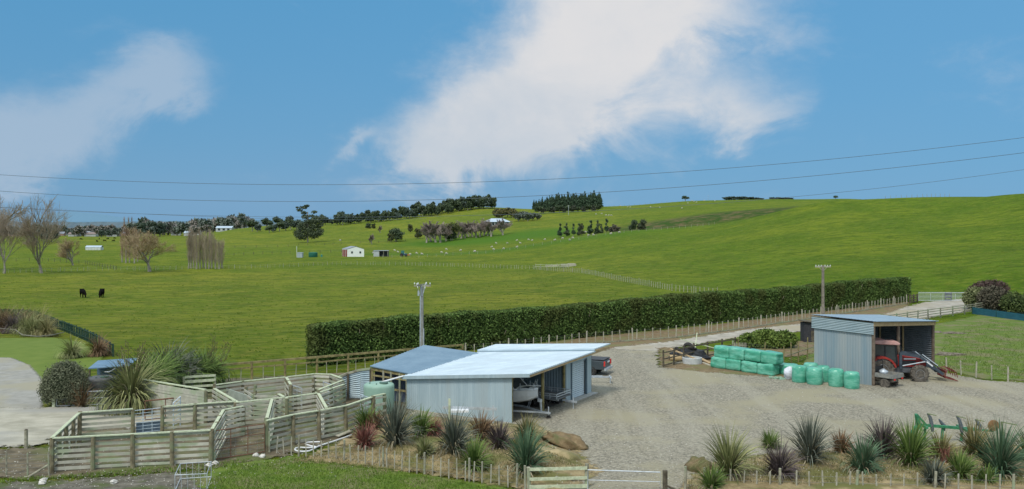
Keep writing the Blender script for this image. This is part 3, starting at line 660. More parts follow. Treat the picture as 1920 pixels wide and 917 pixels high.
metal_gate('metal_gate', 'rusty pipe gate leaning against the loading ramp wall', P(272, 752, 1.2), P(384, 742, 1.2), 1.2, 2, .035, mt=RUST, h2=1.25)
metal_gate('metal_gate', 'small grey metal panel between the pens and the green tank', P(676, 740, 1.5), P(698, 750, 1.5), 1.5, 5, .025)
cs = thing('concrete_panel', 'smooth pale dip panel inside the upper stockyard race', 'panel', (*P(440, 732, 1.2), 0)); m = MB()
a = P(425, 728, 1.3); b = P(472, 744, 1.3); m.bar((*a, .65), (*b, .65), .07, 1.3); m.build('sheet', mat('pale_ply', (.26,.30,.25), (.36,.40,.34), 2, .8), cs)
# bottom left corner
gp = thing('round_post', 'lone round timber post beside the pale farm track', 'post', (*P(49, 843), 0)); m = MB(); x, y = P(49, 843); m.tube([(x, y, 0), (x, y, 1.0)], .09, 10); m.build('post', WOOD, gp)
m = MB(); m.lathe([(.095, 1.0), (.05, 1.04)], (x, y, 0), 10); m.build('post_top', WOODD, gp)
fence('wire_fence', 'strained wire fence with a slanting strut left of the stockyards', [P(-80, 893), P(12, 893), P(92, 894)], 1.0, 1.05, .035, wires=(.2, .4, .6, .8, 1.0), pmat=WOOD)
st = thing('fence_strut', 'slanting timber strut bracing the corner post of the stockyards', 'strut', (*P(60, 895), 0)); m = MB(); x, y = P(52, 897); x2, y2 = P(93, 893); m.tube([(x, y, .05), (x2, y2, .55)], .05, 7); m.build('pole', WOOD, st)
m = MB(); m.box((x, y, .04), (.25, .2, .08)); m.build('foot_block', WOOD, st)

# garden on the left
gf = fence('garden_fence', 'dark green picket fence with netting along the edge of the garden', [P(82, 590), P(130, 617), P(175, 645), P(212, 669)], 1.6, 1.15, .06, rails=(.35, 1.05), rail=(.05, .1), rmat=DGREEN, pmat=DGREEN, battens=.62, bh=1.1, bw=(.07, .05), bmat=DGREEN, wires=(.5, .65, .8), square=True)
fence('railing', 'dark rail at the far edge of the garden shrubs', [P(-60, 574), P(44, 574)], 3, 1.0, .05, rails=(.85,), rail=(.05, .14), rmat=BLACK, pmat=WOODD)
wb = fence('windbreak', 'blue windbreak cloth fence below the right hand bushes', [P(1823, 590), P(1868, 597), P(1925, 605), P(2050, 622)], 3.2, 1.0, .05, wires=(.1, .95), pmat=DGREEN)
m = MB(); q = resample([P(1823, 590), P(1868, 597), P(1925, 605), P(2050, 622)], .5)
for i, (a, b) in enumerate(zip(q, q[1:])):
    k1, k2 = .06*math.sin(i*1.7), .06*math.sin((i+1)*1.7)
    m.add([(a.x, a.y-.08+k1, .02), (b.x, b.y-.08+k2, .02), (b.x, b.y-.06+k2, .96), (a.x, a.y-.06+k1, .96)], [(0, 1, 2, 3)])
m.build('cloth', TEAL, wb)
#PART2
# ------------------------------------------------------------------ bales
def bale_mesh(sx, sy, sz, seed, n=9):
    m = MB(); r = .16
    nx, ny, nzz = n, n, n
    def rounded(u, v, w):
        p = [u*sx/2, v*sy/2, w*sz/2]; q = []
        for c, h in zip(p, (sx/2, sy/2, sz/2)): q.append(max(-h+r, min(h-r, c)))
        d = Vector([a-b for a, b in zip(p, q)])
        if d.length > 0: d = d.normalized()*min(d.length, r)
        pt = Vector(q)+d; f = mnoise.noise(Vector((pt.x*1.6+seed*5, pt.y*1.6, pt.z*3)))*.05+mnoise.noise(Vector((pt.x*1.2+seed, pt.y*1.2, pt.z*10)))*.02
        nrm = Vector((u**7, v**7, w**7)); nrm = nrm.normalized() if nrm.length > 1e-5 else nrm
        return pt+nrm*f
    N_ = 12
    for ax in range(3):
        for sg in (-1, 1):
            o = len(m.v)
            for i in range(N_+1):
                for j in range(N_+1):
                    a, b = -1+2*i/N_, -1+2*j/N_; c = [0, 0, 0]; c[ax] = sg; c[(ax+1) % 3] = a; c[(ax+2) % 3] = b
                    p = rounded(*c); m.v.append((p.x, p.y, p.z+sz/2))
            for i in range(N_):
                for j in range(N_):
                    k = o+i*(N_+1)+j; f = (k, k+N_+1, k+N_+2, k+1); m.f.append(f if sg > 0 else f[::-1])
    return m
b0, b1 = Vector((*P(1331, 690), 0)), Vector((*P(1449, 707), 0)); bd = (b1-b0); bl = bd.length/4; bd.normalize(); ba = math.atan2(bd.y, bd.x); bn = Vector((-bd.y, bd.x, 0))
ordn = ['leftmost', 'second from the left', 'third from the left', 'rightmost']
for row in (0, 1):
    for i in range(4):
        p = b0+bd*(bl*(i+.5)+(.22 if row else 0))+bn*(.55+row*.12)
        o = bale_mesh(bl*.99, 1.1, .9, i+row*5+1).build('square_bale', WRAP, None, smooth=True)
        o.location = (p.x, p.y, row*.87+.02); o.rotation_euler = (random.gauss(0, .012), random.gauss(0, .015)+(.02 if row else 0), ba+random.gauss(0, .02))
        tag(o, '%s green wrapped square bale in the %s row of the stack' % (ordn[i], 'upper' if row else 'bottom'), 'bale', 'green wrapped square bales')
x, y = P(1478, 704); o = bale_mesh(1.5, 1.1, .8, 31).build('square_bale', WRAP, None, smooth=True); o.location = (x, y+.4, .02); o.rotation_euler = (0, 0, ba+.1)
tag(o, 'single green wrapped square bale behind the white sack', 'bale', 'green wrapped square bales')
def round_bale(px, py, r, h, seed, label):
    x, y = P(px, py); m = MB(); n = 32; prof_ = [(0, 0), (.8, .0), (.94, .04), (1., .12), (1.02, .3), (1.03, .5), (1.02, .7), (.99, .86), (.9, .96), (.7, 1.0), (0, 1.01)]
    for rr, zz in prof_:
        for k in range(n):
            a = 2*math.pi*k/n; q = r*rr*(1+.05*mnoise.noise(Vector((math.cos(a)*1.5+seed, math.sin(a)*1.5, zz*2)))+.012*math.sin(a*9+seed))
            m.v.append((q*math.cos(a), q*math.sin(a), h*zz*(1+.03*mnoise.noise(Vector((math.cos(a)*rr, math.sin(a)*rr, seed))))))
    for i in range(len(prof_)-1):
        for k in range(n): a = i*n+k; b = i*n+(k+1) % n; m.f.append((a, b, b+n, a+n))
    o = m.build('round_bale', WRAP, None, smooth=True); o.location = (x, y+r*.9, .01); o.rotation_euler = (random.gauss(0, .02), random.gauss(0, .02), seed)
    tag(o, label, 'bale', 'green wrapped round bales')
round_bale(1503, 720, .52, 1.24, 1, 'green wrapped round bale just right of the white sack')
round_bale(1524, 713, .52, 1.2, 2, 'green wrapped round bale in the back row behind the white sack end')
round_bale(1532, 724, .56, 1.25, 3, 'plump green wrapped round bale with loose wrap at its foot, middle of the front row')
round_bale(1549, 719, .50, 1.2, 4, 'green wrapped round bale squeezed against the iron wall in the back row')
round_bale(1573, 728, .54, 1.28, 5, 'green wrapped round bale second nearest to the shed opening')
round_bale(1602, 732, .52, 1.22, 6, 'nearest green wrapped round bale at the corner of the tractor shed')
m = MB(); m.blob((0, 0, .42), (.42, .35, .5), 14, .28, 3); o = m.build('sack', mat('white_sack', (.60,.64,.70), (.74,.76,.80), 6, .6, bump=.06), None, smooth=True); x, y = P(1480, 713); o.location = (x, y, .02)
tag(o, 'crumpled white bulk sack beside the round bales', 'sack')
m = MB()
for i in range(26):
    a = random.random()*6.28; r = random.random()*.6; m.blob((r*math.cos(a), r*math.sin(a)*.6, .06+.1*random.random()), (.16, .12, .09), 7, .3, i)
o = m.build('torn_wrap', mat('torn_wrap', (.14,.30,.19), (.32,.42,.33), 5, .7, c3=(.34,.17,.09), s3=2.), None); x, y = P(1459, 712); o.location = (x, y, 0); tag(o, 'heap of torn green wrap and orange twine by the bale stack', 'wrap')

# ------------------------------------------------------------------ odds beside the dark fence
x, y = P(1301, 684.5); m = MB(); m.lathe([(.74, 0), (.79, .03), (.8, .5), (.72, .52), (.7, .2), (.2, .18)], n=40); o = m.build('water_trough', mat('trough_concrete', (.42,.44,.43), (.55,.57,.56), 3, .85), None, smooth=False); o.location = (x, y+.7, .02); tag(o, 'round grey concrete trough next to the bale stack', 'trough')
x, y = P(1273, 678); m = MB(); m.tube([(-.7, .1, .26), (.65, -.1, .26)], [.27, .25], 14); o = m.build('log', mat('cut_log', (.36,.26,.13), (.50,.38,.21), 3, .9), None); o.location = (x, y+.2, 0); tag(o, 'short pale cut log left of the concrete trough', 'log')
def plank(a, b, za, zb, w, t, label, mt=TIMBER):
    m = MB(); m.bar((*P(*a), za), (*P(*b), zb), w, t); o = m.build('plank', mt, None); tag(o, label, 'plank')
plank((1257, 675), (1312, 684), .95, .35, .2, .07, 'long pale plank leaning over the black tyre heap')
plank((1262, 684), (1284, 681), .08, .08, .22, .1, 'short grey plank lying beside the cut log', mat('pale_plank', (.38,.34,.25), (.5,.46,.36), 3))
plank((1312, 678), (1332, 684), .3, .12, .3, .08, 'pale plank lying between the trough and the bales')
plank((1317, 682), (1334, 688), .1, .08, .2, .08, 'thin plank on the ground under the pale plank', mat('pale_plank', (.38,.34,.25)))
plank((1302, 668), (1307, 660), .2, 1.7, .07, .07, 'upright leaning pole behind the tyre heap', WOODL)
plank((1275, 668), (1340, 675), 1.5, 1.0, .06, .06, 'long pale pole resting on the dark rail fence', WOODL)
x, y = P(1291, 675); th = thing('tyre_heap', 'heap of black tyres and polythene by the dark rail fence', 'tyre heap', (x, y, 0))
for i in range(17):
    m = MB(); r0 = .36; pts = []
    a0 = random.random()*3; tilt = random.uniform(-.8, .8); lay = i//7
    M = Matrix.Rotation(a0, 3, 'Z') @ Matrix.Rotation(tilt if i % 2 else 1.2+.3*tilt, 3, 'X')
    c = Vector((random.uniform(-1.35, 1.35)*(1-lay*.3), random.uniform(-.5, .7), .3+lay*.34))
    pts = [c+M @ Vector((r0*math.cos(k*math.pi/7), r0*math.sin(k*math.pi/7), 0)) for k in range(15)]
    m.tube(pts, .11, 7, False); m.build('tyre', RUBBER, th, True)
m = MB(); m.blob((.1, .2, .2), (1.7, .9, .75), 16, .2, 4); m.build('polythene', mat('black_sheet', (.015,.017,.02), (.035,.037,.04), 4, .4, bump=.1), th, True)

# ------------------------------------------------------------------ wheels
def wheel(parent, c, r, w, axis='y', rimc=None, lugs=0, n=28, name='wheel'):
    m = MB(); pr = [(r*.55, -w*.42), (r*.8, -w*.5), (r*.95, -w*.46), (r, -w*.3), (r, w*.3), (r*.95, w*.46), (r*.8, w*.5), (r*.55, w*.42)]
    m.lathe(pr, c, n, axis)
    if lugs:
        for k in range(lugs):
            a = 2*math.pi*k/lugs
            for sg in (-1, 1):
                aa = a+(math.pi/lugs if sg > 0 else 0); q0 = Vector((math.cos(aa)*r*1.0, sg*w*.04, math.sin(aa)*r*1.0)); q1 = Vector((math.cos(aa+.22)*r*1.0, sg*w*.48, math.sin(aa+.22)*r*.99))
                if axis == 'x': q0 = Vector((q0.y, q0.x, q0.z)); q1 = Vector((q1.y, q1.x, q1.z))
                m.bar(Vector(c)+q0, Vector(c)+q1, .05*r/.5, .06*r/.5)
    t = m.build('tyre', RUBBER if not lugs else mat('dusty_tyre', (.05,.045,.04), (.17,.15,.12), 6, .9), parent, True, lugs == 0)
    m = MB(); m.lathe([(r*.56, -w*.3), (r*.5, -w*.44), (r*.42, -w*.2), (r*.2, -w*.2), (r*.18, -w*.38), (r*.18, w*.38), (r*.2, w*.2), (r*.42, w*.2), (r*.5, w*.44), (r*.56, w*.3)], c, n, axis)
    m.build('rim', rimc or GALV, parent, True)
    return t

# ------------------------------------------------------------------ tractor (local +x forward)
tr = thing('tractor', 'red tractor with front loader parked in the open iron shed', 'tractor', (27.0, 64.9, .02), R(-6), None, 1.06)
def part(name, m, mt, par, **k): return m.build(name, mt, par, True, **k)
GREY = mat('tractor_grey', (.10,.11,.12), (.16,.17,.18), 3, .6)
RIM = mat('wheel_rim', (.36,.40,.43), (.46,.5,.53), 4, .5)
for sy in (-1, 1):
    wh = thing('wheel', '', '', (0, 0, 0)); del wh['label']; del wh['category']; wh.parent = tr; wheel(wh, (0, sy*.82, .8), .8, .46, lugs=18, rimc=RIM)
    wh = thing('wheel', '', '', (0, 0, 0)); del wh['label']; del wh['category']; wh.parent = tr; wheel(wh, (2.5, sy*.78, .58), .58, .36, lugs=16, rimc=RIM)
m = MB(); m.prism([(-.35,.6),(2.7,.55),(2.9,.75),(2.85,1.0),(.4,1.05),(-.4,1.05)], -.26, .26); m.tube([(2.5,-.7,.58),(2.5,.7,.58)], .1, 8); m.tube([(0,-.7,.8),(0,.7,.8)], .16, 8); part('chassis', m, GREY, tr)
m = MB(); m.prism([(1.05,1.0),(2.75,.95),(3.05,1.02),(3.1,1.35),(2.95,1.5),(2.2,1.66),(1.05,1.78)], -.36, .36); part('bonnet', m, DKRED, tr, bevel=.05)
m = MB(); m.box((3.06, 0, 1.2), (.1, .6, .42)); part('grille', m, BLACK, tr)
for sy in (-1, 1):
    m = MB(); m.box((1.9, sy*.365, 1.25), (1.0, .02, .3)); part('side_vent', m, BLACK, tr)
for sy in (-1, 1):
    m = MB(); m.box((3.0, sy*.27, 1.42), (.22, .2, .14)); part('headlight', m, WHITE, tr)
    m = MB(); m.box((2.0, sy*.368, 1.53), (.8, .015, .09)); part('side_stripe', m, WHITE, tr)
    m = MB(); prf = [(.95*math.cos(a), .8+.95*math.sin(a)) for a in [R(k) for k in range(15, 166, 15)]]; prf += [(.82*math.cos(a), .8+.82*math.sin(a)) for a in [R(k) for k in range(165, 14, -15)]]
    for i in range(10):
        q = [prf[i], prf[i+1], prf[20-i], prf[21-i]]; m.prism(q, sy*.58, sy*1.08)
    part('fender', m, RED, tr)
    m = MB()
    for a, b in (((-.45,1.3),(-.4,2.55)), ((1.1,1.2),(.95,2.55)), ((.3,1.25),(.28,2.5))): m.bar((a[0], sy*.66, a[1]), (b[0], sy*.6, b[1]), .07, .07)
    part('cab_pillar', m, BLACK, tr)
m = MB(); m.prism([(-.4,1.55),(1.05,1.3),(.95,2.5),(-.36,2.5)], -.60, .60); part('cab_glass', m, GLASS, tr)
m = MB(); m.prism([(-.4,1.0),(1.08,.95),(1.05,1.35),(.4,1.35),(-.4,1.7)], -.62, .62); part('cab_body', m, BLACK, tr)
m = MB(); m.prism([(-.6,2.55),(1.2,2.5),(1.28,2.6),(1.1,2.75),(.2,2.84),(-.5,2.78),(-.62,2.66)], -.72, .72); part('cab_roof', m, PINK, tr, bevel=.05)
m = MB(); m.box((.55, 0, 2.84), (.6, .5, .03)); part('roof_hatch', m, BLACK, tr)
m = MB(); m.tube([(1.35, -.5, 1.2), (1.35, -.5, 2.3), (1.3, -.5, 2.42)], .05, 8); part('exhaust', m, BLACK, tr)
m = MB(); m.box((-.05, 0, 1.75), (.5, .5, .6)); part('seat', m, BLACK, tr)
ld = thing('loader', '', '', (0, 0, 0)); del ld['label']; del ld['category']; ld.parent = tr
LOAD = mat('loader_black', (.03,.045,.06), (.07,.09,.11), 3, .5)
m = MB()
for sy in (-1, 1):
    m.bar((1.25, sy*.62, 1.95), (2.6, sy*.62, 1.72), .12, .18); m.bar((2.55, sy*.62, 1.75), (4.1, sy*.62, .55), .12, .18); m.bar((1.3, sy*.62, .9), (1.3, sy*.62, 2.0), .18, .14)
    m.bar((2.5, sy*.62, 1.95), (3.9, sy*.62, .95), .06, .06)
m.bar((4.0, -.65, .62), (4.0, .65, .62), .12, .12); m.bar((3.0, -.62, 1.4), (3.0, .62, 1.4), .09, .09); part('loader_arm', m, LOAD, ld)
m = MB()
for sy in (-1, 1):
    m = MB(); m.tube([(1.4, sy*.7, 1.1), (2.9, sy*.7, 1.4)], .04, 8); part('hydraulic_ram', m, GALV, ld)
    m = MB(); m.tube([(2.7, sy*.72, 1.9), (3.7, sy*.72, 1.15)], .035, 8); part('hydraulic_ram', m, GALV, ld)
    m = MB(); m.box((3.2, sy*.69, 1.25), (.5, .02, .09), 0, Matrix.Rotation(.66, 3, 'Y')); part('name_strip', m, WHITE, ld)
m = MB(); m.box((4.25, 0, .75), (.1, 1.5, .12)); m.box((4.25, 0, .35), (.1, 1.5, .1))
for i in range(7): m.bar((4.25, -.7+.23*i, .33), (5.05, -.7+.23*i, .12), .05, .05); m.bar((4.2, -.7+.23*i, .33), (4.25, -.7+.23*i, .8), .05, .05)
for i in range(4): m.tube([(4.25, -.6+.4*i, .8), (4.65, -.6+.4*i, .92), (4.95, -.6+.4*i, .7), (5.05, -.6+.4*i, .35)], .03, 6)
part('silage_grab', m, mat('grab_red', (.10,.018,.015), (.2,.05,.04), 6, .7), ld)

# ------------------------------------------------------------------ farm utility vehicle (+x forward)
uv = thing('utility_vehicle', 'muddy farm utility vehicle with a flat cargo tray beside the tractor', 'utility vehicle', (26.55, 61.95, .02), R(128))
MUDDY = mat('muddy_metal', (.17,.14,.10), (.30,.27,.22), 5, .9)
for px_, py_ in ((0, .56), (0, -.56), (1.9, .56), (1.9, -.56)):
    wh = thing('wheel', '', '', (0, 0, 0)); del wh['label']; del wh['category']; wh.parent = uv; wheel(wh, (px_, py_, .33), .33, .24, lugs=14, rimc=MUDDY)
m = MB(); m.box((.9, 0, .5), (2.6, .7, .16)); m.prism([(1.4,.5),(2.5,.5),(2.5,.85),(2.2,1.0),(1.5,.7)], -.55, .55); part('body', m, MUDDY, uv)
m = MB(); m.box((0, 0, .74), (1.35, 1.42, .05)); m.box((-.66, 0, .87), (.04, 1.42, .26)); m.box((.66, 0, .87), (.04, 1.42, .26)); m.box((0, .7, .87), (1.35, .04, .26)); m.box((0, -.7, .87), (1.35, .04, .26)); part('cargo_tray', m, mat('tray_grey', (.17,.18,.17), (.30,.29,.25), 4, .8), uv)
m = MB(); m.box((1.05, 0, .85), (.5, 1.1, .16)); m.box((.85, 0, 1.15), (.12, 1.1, .45)); part('seat', m, BLACK, uv)
m = MB()
for sy in (-.55, .55): m.tube([(.78, sy, .6), (.78, sy, 1.75), (1.7, sy, 1.8), (2.15, sy, 1.0)], .03, 7)
m.tube([(.78, -.55, 1.75), (.78, .55, 1.75)], .03, 7); m.tube([(1.7, -.55, 1.8), (1.7, .55, 1.8)], .03, 7); part('roll_cage', m, BLACK, uv)
m = MB(); m.blob((.3, .2, 1.05), (.3, .3, .22), 10, .2, 2); part('drum', m, GALV, uv, smooth=True)
m = MB(); m.box((-.69, .5, .66), (.05, .16, .1)); m.box((-.69, -.5, .66), (.05, .16, .1)); part('tail_lamp', m, LAMP, uv)

# ------------------------------------------------------------------ boat on trailer, bow out of the shed
angW = math.atan2(-W.y, -W.x)
p = Q(1.95, 4.45); bt = thing('boat', 'white cabin runabout with its bow poking from the open shed bay', 'boat', (p.x, p.y, .62), angW)
m = MB(); st_ = [(0, 1.0, .35), (1.2, 1.05, .3), (2.6, 1.02, .3), (3.8, .8, .35), (4.6, .45, .5), (5.1, .06, .72)]
for i, (x, w, k) in enumerate(st_):
    top_ = .86+.045*x
    m.v += [(x, -w, top_), (x, -w*.94, top_-.34), (x, -w*.72, k), (x, 0, k-.28+.05*i), (x, w*.72, k), (x, w*.94, top_-.34), (x, w, top_)]
for i in range(5):
    for j in range(6): a = i*7+j; m.f.append((a, a+7, a+8, a+1))
m.f.append((0, 1, 2, 3, 4, 5, 6)); part('hull', m, mat('hull_white', (.50,.53,.53), (.60,.63,.63), 1.5, .3), bt, smooth=False)
m = MB()
for i, (x, w, k) in enumerate(st_):
    t_ = .87+.045*x; m.v += [(x, -w, t_), (x, -w*.5, t_+.12*(x > 2)), (x, w*.5, t_+.12*(x > 2)), (x, w, t_)]
for i in range(5):
    for j in range(3): a = i*4+j; m.f.append((a, a+1, a+5, a+4))
part('deck', m, mat('deck_white', (.58,.62,.63), (.68,.72,.73), 2, .35), bt)
m = MB(); m.prism([(2.5,1.0),(3.9,1.12),(3.2,1.68),(2.5,1.74)], -.74, .74); part('windscreen', m, GLASS, bt)
m = MB(); m.bar((3.9,-.76,1.1), (3.2,-.76,1.7), .06, .06); m.bar((3.9,.76,1.1), (3.2,.76,1.7), .06, .06); m.bar((3.2,-.76,1.72), (3.2,.76,1.72), .06, .06); m.bar((3.93,-.76,1.12), (3.93,.76,1.12), .06, .06); part('screen_frame', m, WHITE, bt)
m = MB(); m.tube([(3.9,-.75,1.08),(4.2,-.65,1.32),(4.7,-.36,1.36),(5.25,0,1.33),(4.7,.36,1.36),(4.2,.65,1.32),(3.9,.75,1.08)], .022, 6)
for x, y in ((4.2,-.6), (4.2,.6), (4.9,-.2), (4.9,.2)): m.tube([(x, y, 1.05), (x, y, 1.48)], .018, 6)
part('bow_rail', m, GALV, bt)
m = MB(); m.box((4.35, 0, 1.17), (.5, .55, .05)); part('deck_hatch', m, GLASS, bt)
m = MB(); m.prism([(-.3,.2),(.0,.2),(.05,1.2),(-.1,1.4),(-.35,1.35)], -.2, .2); part('outboard', m, BLACK, bt, bevel=.04)
p = Q(1.95, 4.45); btr = thing('boat_trailer', 'galvanised trailer carrying the white runabout', 'trailer', (p.x, p.y, 0), angW)
m = MB()
for sy in (-.75, .75): m.bar((-.1, sy, .48), (3.6, sy, .45), .08, .1); m.bar((3.6, sy, .45), (5.4, 0, .42), .08, .1)
m.bar((5.3, 0, .42), (5.9, 0, .42), .09, .1); m.bar((.5, -.8, .45), (.5, .8, .45), .08, .08); m.bar((2.5, -.8, .45), (2.5, .8, .45), .08, .08); part('frame', m, GALV, btr)
m = MB(); m.bar((5.3, 0, .45), (5.25, 0, 1.1), .08, .08); m.box((5.2, 0, 1.1), (.2, .2, .16)); m.tube([(5.7, .15, .05), (5.7, .15, .75)], .035, 8); part('winch_post', m, GALV, btr)
m = MB(); m.lathe([(.12, -.05), (.13, 0), (.12, .05)], (5.7, .15, .13), 14, 'y'); part('jockey_wheel', m, RUBBER, btr)
for sy in (-1, 1):
    wh = thing('wheel', '', '', (0, 0, 0)); del wh['label']; del wh['category']; wh.parent = btr; wheel(wh, (1.4, sy*1.02, .3), .3, .2)
# covered dark boat further inside
p = Q(4.0, 5.6); cb = thing('covered_boat', 'black covered boat stored deep inside the pale shed', 'boat', (p.x, p.y, .35), angW)
m = MB(); st2 = [(0, .95), (1.5, 1.0), (3.0, .9), (4.0, .5), (4.5, .05)]
for x, w in st2: m.v += [(x, -w, .95), (x, -w*.8, .3), (x, 0, .1), (x, w*.8, .3), (x, w, .95)]
for i in range(4):
    for j in range(4): a = i*5+j; m.f.append((a, a+5, a+6, a+1))
m.f.append((0,1,2,3,4)); part('hull', m, BLACK, cb, smooth=True)
m = MB(); 
for x, w in st2: m.v += [(x, -w*1.02, .94), (x, -w*.5, 1.35 if 0 < x < 4.4 else 1.0), (x, w*.5, 1.35 if 0 < x < 4.4 else 1.0), (x, w*1.02, .94)]
for i in range(4):
    for j in range(3): a = i*4+j; m.f.append((a, a+1, a+5, a+4))
m.f.append((0, 3, 2, 1)); part('cover', m, BLACK, cb)
m = MB(); m.tube([(0,-.98,.95),(1.5,-1.03,.95),(3.0,-.93,.95),(4.0,-.53,.95),(4.55,0,.97),(4.0,.53,.95),(3.0,.93,.95),(1.5,1.03,.95),(0,.98,.95)], .025, 6); part('rub_rail', m, GALV, cb)
m = MB(); m.box((1.5, .4, -.1), (2.5, .1, .5)); m.box((1.5, -.4, -.1), (2.5, .1, .5)); part('cradle', m, GALV, cb)
# flat deck trailer in the second bay
p = Q(5.2, .75); ft = thing('flat_trailer', 'flat deck trailer with mesh sides in the second shed bay', 'trailer', (p.x, p.y, 0), angW)
DK = mat('deck_steel', (.10,.115,.12), (.17,.18,.185), 4, .7)
m = MB(); m.box((0, 0, .74), (2.8, 1.9, .1)); part('deck', m, DK, ft)
m = MB()
for sy in (-.95, .95):
    m.bar((-1.4, sy, 1.05), (1.4, sy, 1.05), .05, .05); m.bar((-1.4, sy, .92), (1.4, sy, .92), .04, .04)
    for i in range(7): m.bar((-1.4+.466*i, sy, .74), (-1.4+.466*i, sy, 1.06), .04, .04)
for z in (.9, 1.05): m.bar((1.4, -.95, z), (1.4, .95, z), .05, .05)
part('side_rail', m, GALV, ft)
m = MB(); m.bar((1.3, 0, .55), (2.3, 0, .5), .09, .1); m.bar((-1.3, -.5, .62), (1.3, -.5, .62), .08, .12); m.bar((-1.3, .5, .62), (1.3, .5, .62), .08, .12); m.tube([(2.0, .12, .05), (2.0, .12, .8)], .035, 8); part('drawbar', m, GALV, ft)
for sy in (-1, 1):
    for xx2 in (-.35, .4):
        wh = thing('wheel', '', '', (0, 0, 0)); del wh['label']; del wh['category']; wh.parent = ft; wheel(wh, (xx2, sy*.8, .32), .32, .2)
lt = thing('bike_rack', 'upright grey tubular frame leaning beside the shed post', 'rack', tuple(Q(3.9, 1.0)))
m = MB()
for d in (0, .25): m.tube([Q(3.85+d, 1.2, .1), Q(3.85+d, .6, 1.9)], .025, 6)
for i in range(6): m.tube([Q(3.85, 1.1-.09*i, .4+.27*i), Q(4.1, 1.1-.09*i, .4+.27*i)], .02, 6)
m.build('ladder_frame', GALV, lt)
m = MB(); m.tube([Q(3.8, .9, .9), Q(4.3, .3, .6)], .03, 6); m.build('brace', GALV, lt)

# ------------------------------------------------------------------ dark ute behind the shed (+x forward) and its small trailer
x, y = P(1139, 705); hd = R(157); c = Vector((x, y, 0))+Vector((math.cos(hd), math.sin(hd), 0))*2.7+Vector((-math.sin(hd), math.cos(hd), 0))*-.3
ut = thing('pickup_truck', 'dark grey pickup truck parked behind the far end of the pale shed', 'pickup truck', (c.x, c.y, .02), hd)
CAR = mat('charcoal_paint', (.045,.06,.068), (.06,.075,.085), 2, .3)
m = MB(); m.prism([(-2.6,.55),(-2.6,1.15),(-1.0,1.2),(-.8,1.25),(.9,1.2),(2.4,1.05),(2.6,.8),(2.6,.5),(-2.6,.5)], -.9, .9); part('body', m, CAR, ut, bevel=.06)
m = MB(); m.prism([(-.9,1.2),(-.7,1.78),(.5,1.8),(1.2,1.2)], -.76, .76); part('cab', m, GLASS, ut, bevel=.05)
m = MB(); m.box((-1.75, 0, 1.22), (1.6, 1.66, .06)); part('tonneau_cover', m, BLACK, ut)
for sy in (-1, 1):
    m = MB(); m.box((-2.6, sy*.78, .95), (.12, .2, .36)); part('tail_lamp', m, LAMP, ut)
    for xx2 in (-1.6, 1.7):
        wh = thing('wheel', '', '', (0, 0, 0)); del wh['label']; del wh['category']; wh.parent = ut; wheel(wh, (xx2, sy*.78, .38), .38, .26)
m = MB(); m.box((-2.68, 0, .52), (.16, 1.7, .16)); part('bumper', m, GALV, ut)
m = MB(); m.box((-2.66, -.15, 1.02), (.02, .5, .12)); part('number_plate', m, WHITE, ut)
x, y = P(1131, 720); tl = thing('small_trailer', 'low galvanised trailer frame beside the shed end wall', 'trailer', (x, y, 0), R(180))
m = MB(); m.bar((-.6, 0, .5), (1.6, 0, .5), .08, .1); m.bar((-.5, -.5, .5), (-.5, .6, .5), .08, .08); m.bar((0, -.5, .5), (1.6, -.5, .5), .06, .06); part('frame', m, GALV, tl)
m = MB(); m.tube([(-.5, .1, .05), (-.5, .1, .6)], .04, 8); part('jockey_stand', m, GALV, tl)

# ------------------------------------------------------------------ ripper implement on the right bank
x, y = P(1745, 836); im = thing('ripper_implement', 'green field ripper with curved tines and a rusty disc behind the flax', 'implement', (x, y+.6, 0), R(-3))
GRN = mat('implement_green', (.025,.15,.07), (.06,.26,.13), 4, .5)
m = MB(); m.bar((-.3, 0, .95), (2.6, 0, .75), .14, .14); m.bar((-.1, -.5, .9), (-.1, .5, .9), .12, .12); m.bar((1.9, -.6, .8), (1.9, .6, .8), .12, .12); m.bar((.7, -.1, .9), (3.6, .3, .6), .1, .1)
for q in (.0, .9, 1.9): m.bar((q, 0, .8), (q-.05, 0, .15), .12, .06)
part('main_beam', m, GRN, im)
m = MB(); m.bar((-.3, -.25, .7), (-.45, -.1, 1.5), .08, .12); m.bar((-.3, .25, .7), (-.45, .1, 1.5), .08, .12); m.bar((-.45, 0, 1.5), (.05, 0, .95), .1, .1); m.bar((-.55, -.35, .95), (-.85, -.4, .55), .14, .2); part('headstock', m, GRN, im)
for q, w, hh in ((.25, 0, 1.55), (.95, .25, 1.2), (1.7, -.1, 1.45), (2.75, .1, 1.25)):
    m = MB(); m.tube([(q+.12, w, .6), (q+.1, w, .9), (q, w, hh-.2), (q-.14, w, hh)], [.07, .10, .085, .04], 6); part('tine', m, mat('tine_steel', (.07,.09,.10), (.16,.18,.19), 5, .7), im)
    if w != .25: m = MB(); m.bar((q-.14, w, hh), (q+.3, w, hh-.1), .14, .035); part('tine_point', m, mat('olive_steel', (.13,.17,.07), (.22,.25,.12), 5), im)
m = MB(); m.lathe([(.1, -.06), (.27, -.02), (.3, .02), (.1, .0)], (3.5, 0, .95), 20, 'y'); part('disc', m, mat('rusty_disc', (.16,.085,.035), (.27,.15,.07), 5, .8), im)
m = MB(); m.bar((3.9, 0, 1.15), (4.7, .1, .98), .1, .05); m.bar((3.9, 0, 1.15), (4.0, 0, .4), .07, .07); part('drag_arm', m, mat('olive_steel', (.16,.2,.09)), im)
x, y = P(872, 798)
bx = thing('steel_frame', 'low galvanised cattle crush frame against the pale shed wall', 'frame', (x, y+.2, 0))
m = MB()
for sx in (-.9, 1.6): m.box((x+sx, y+.2, .55), (.08, .08, 1.1))
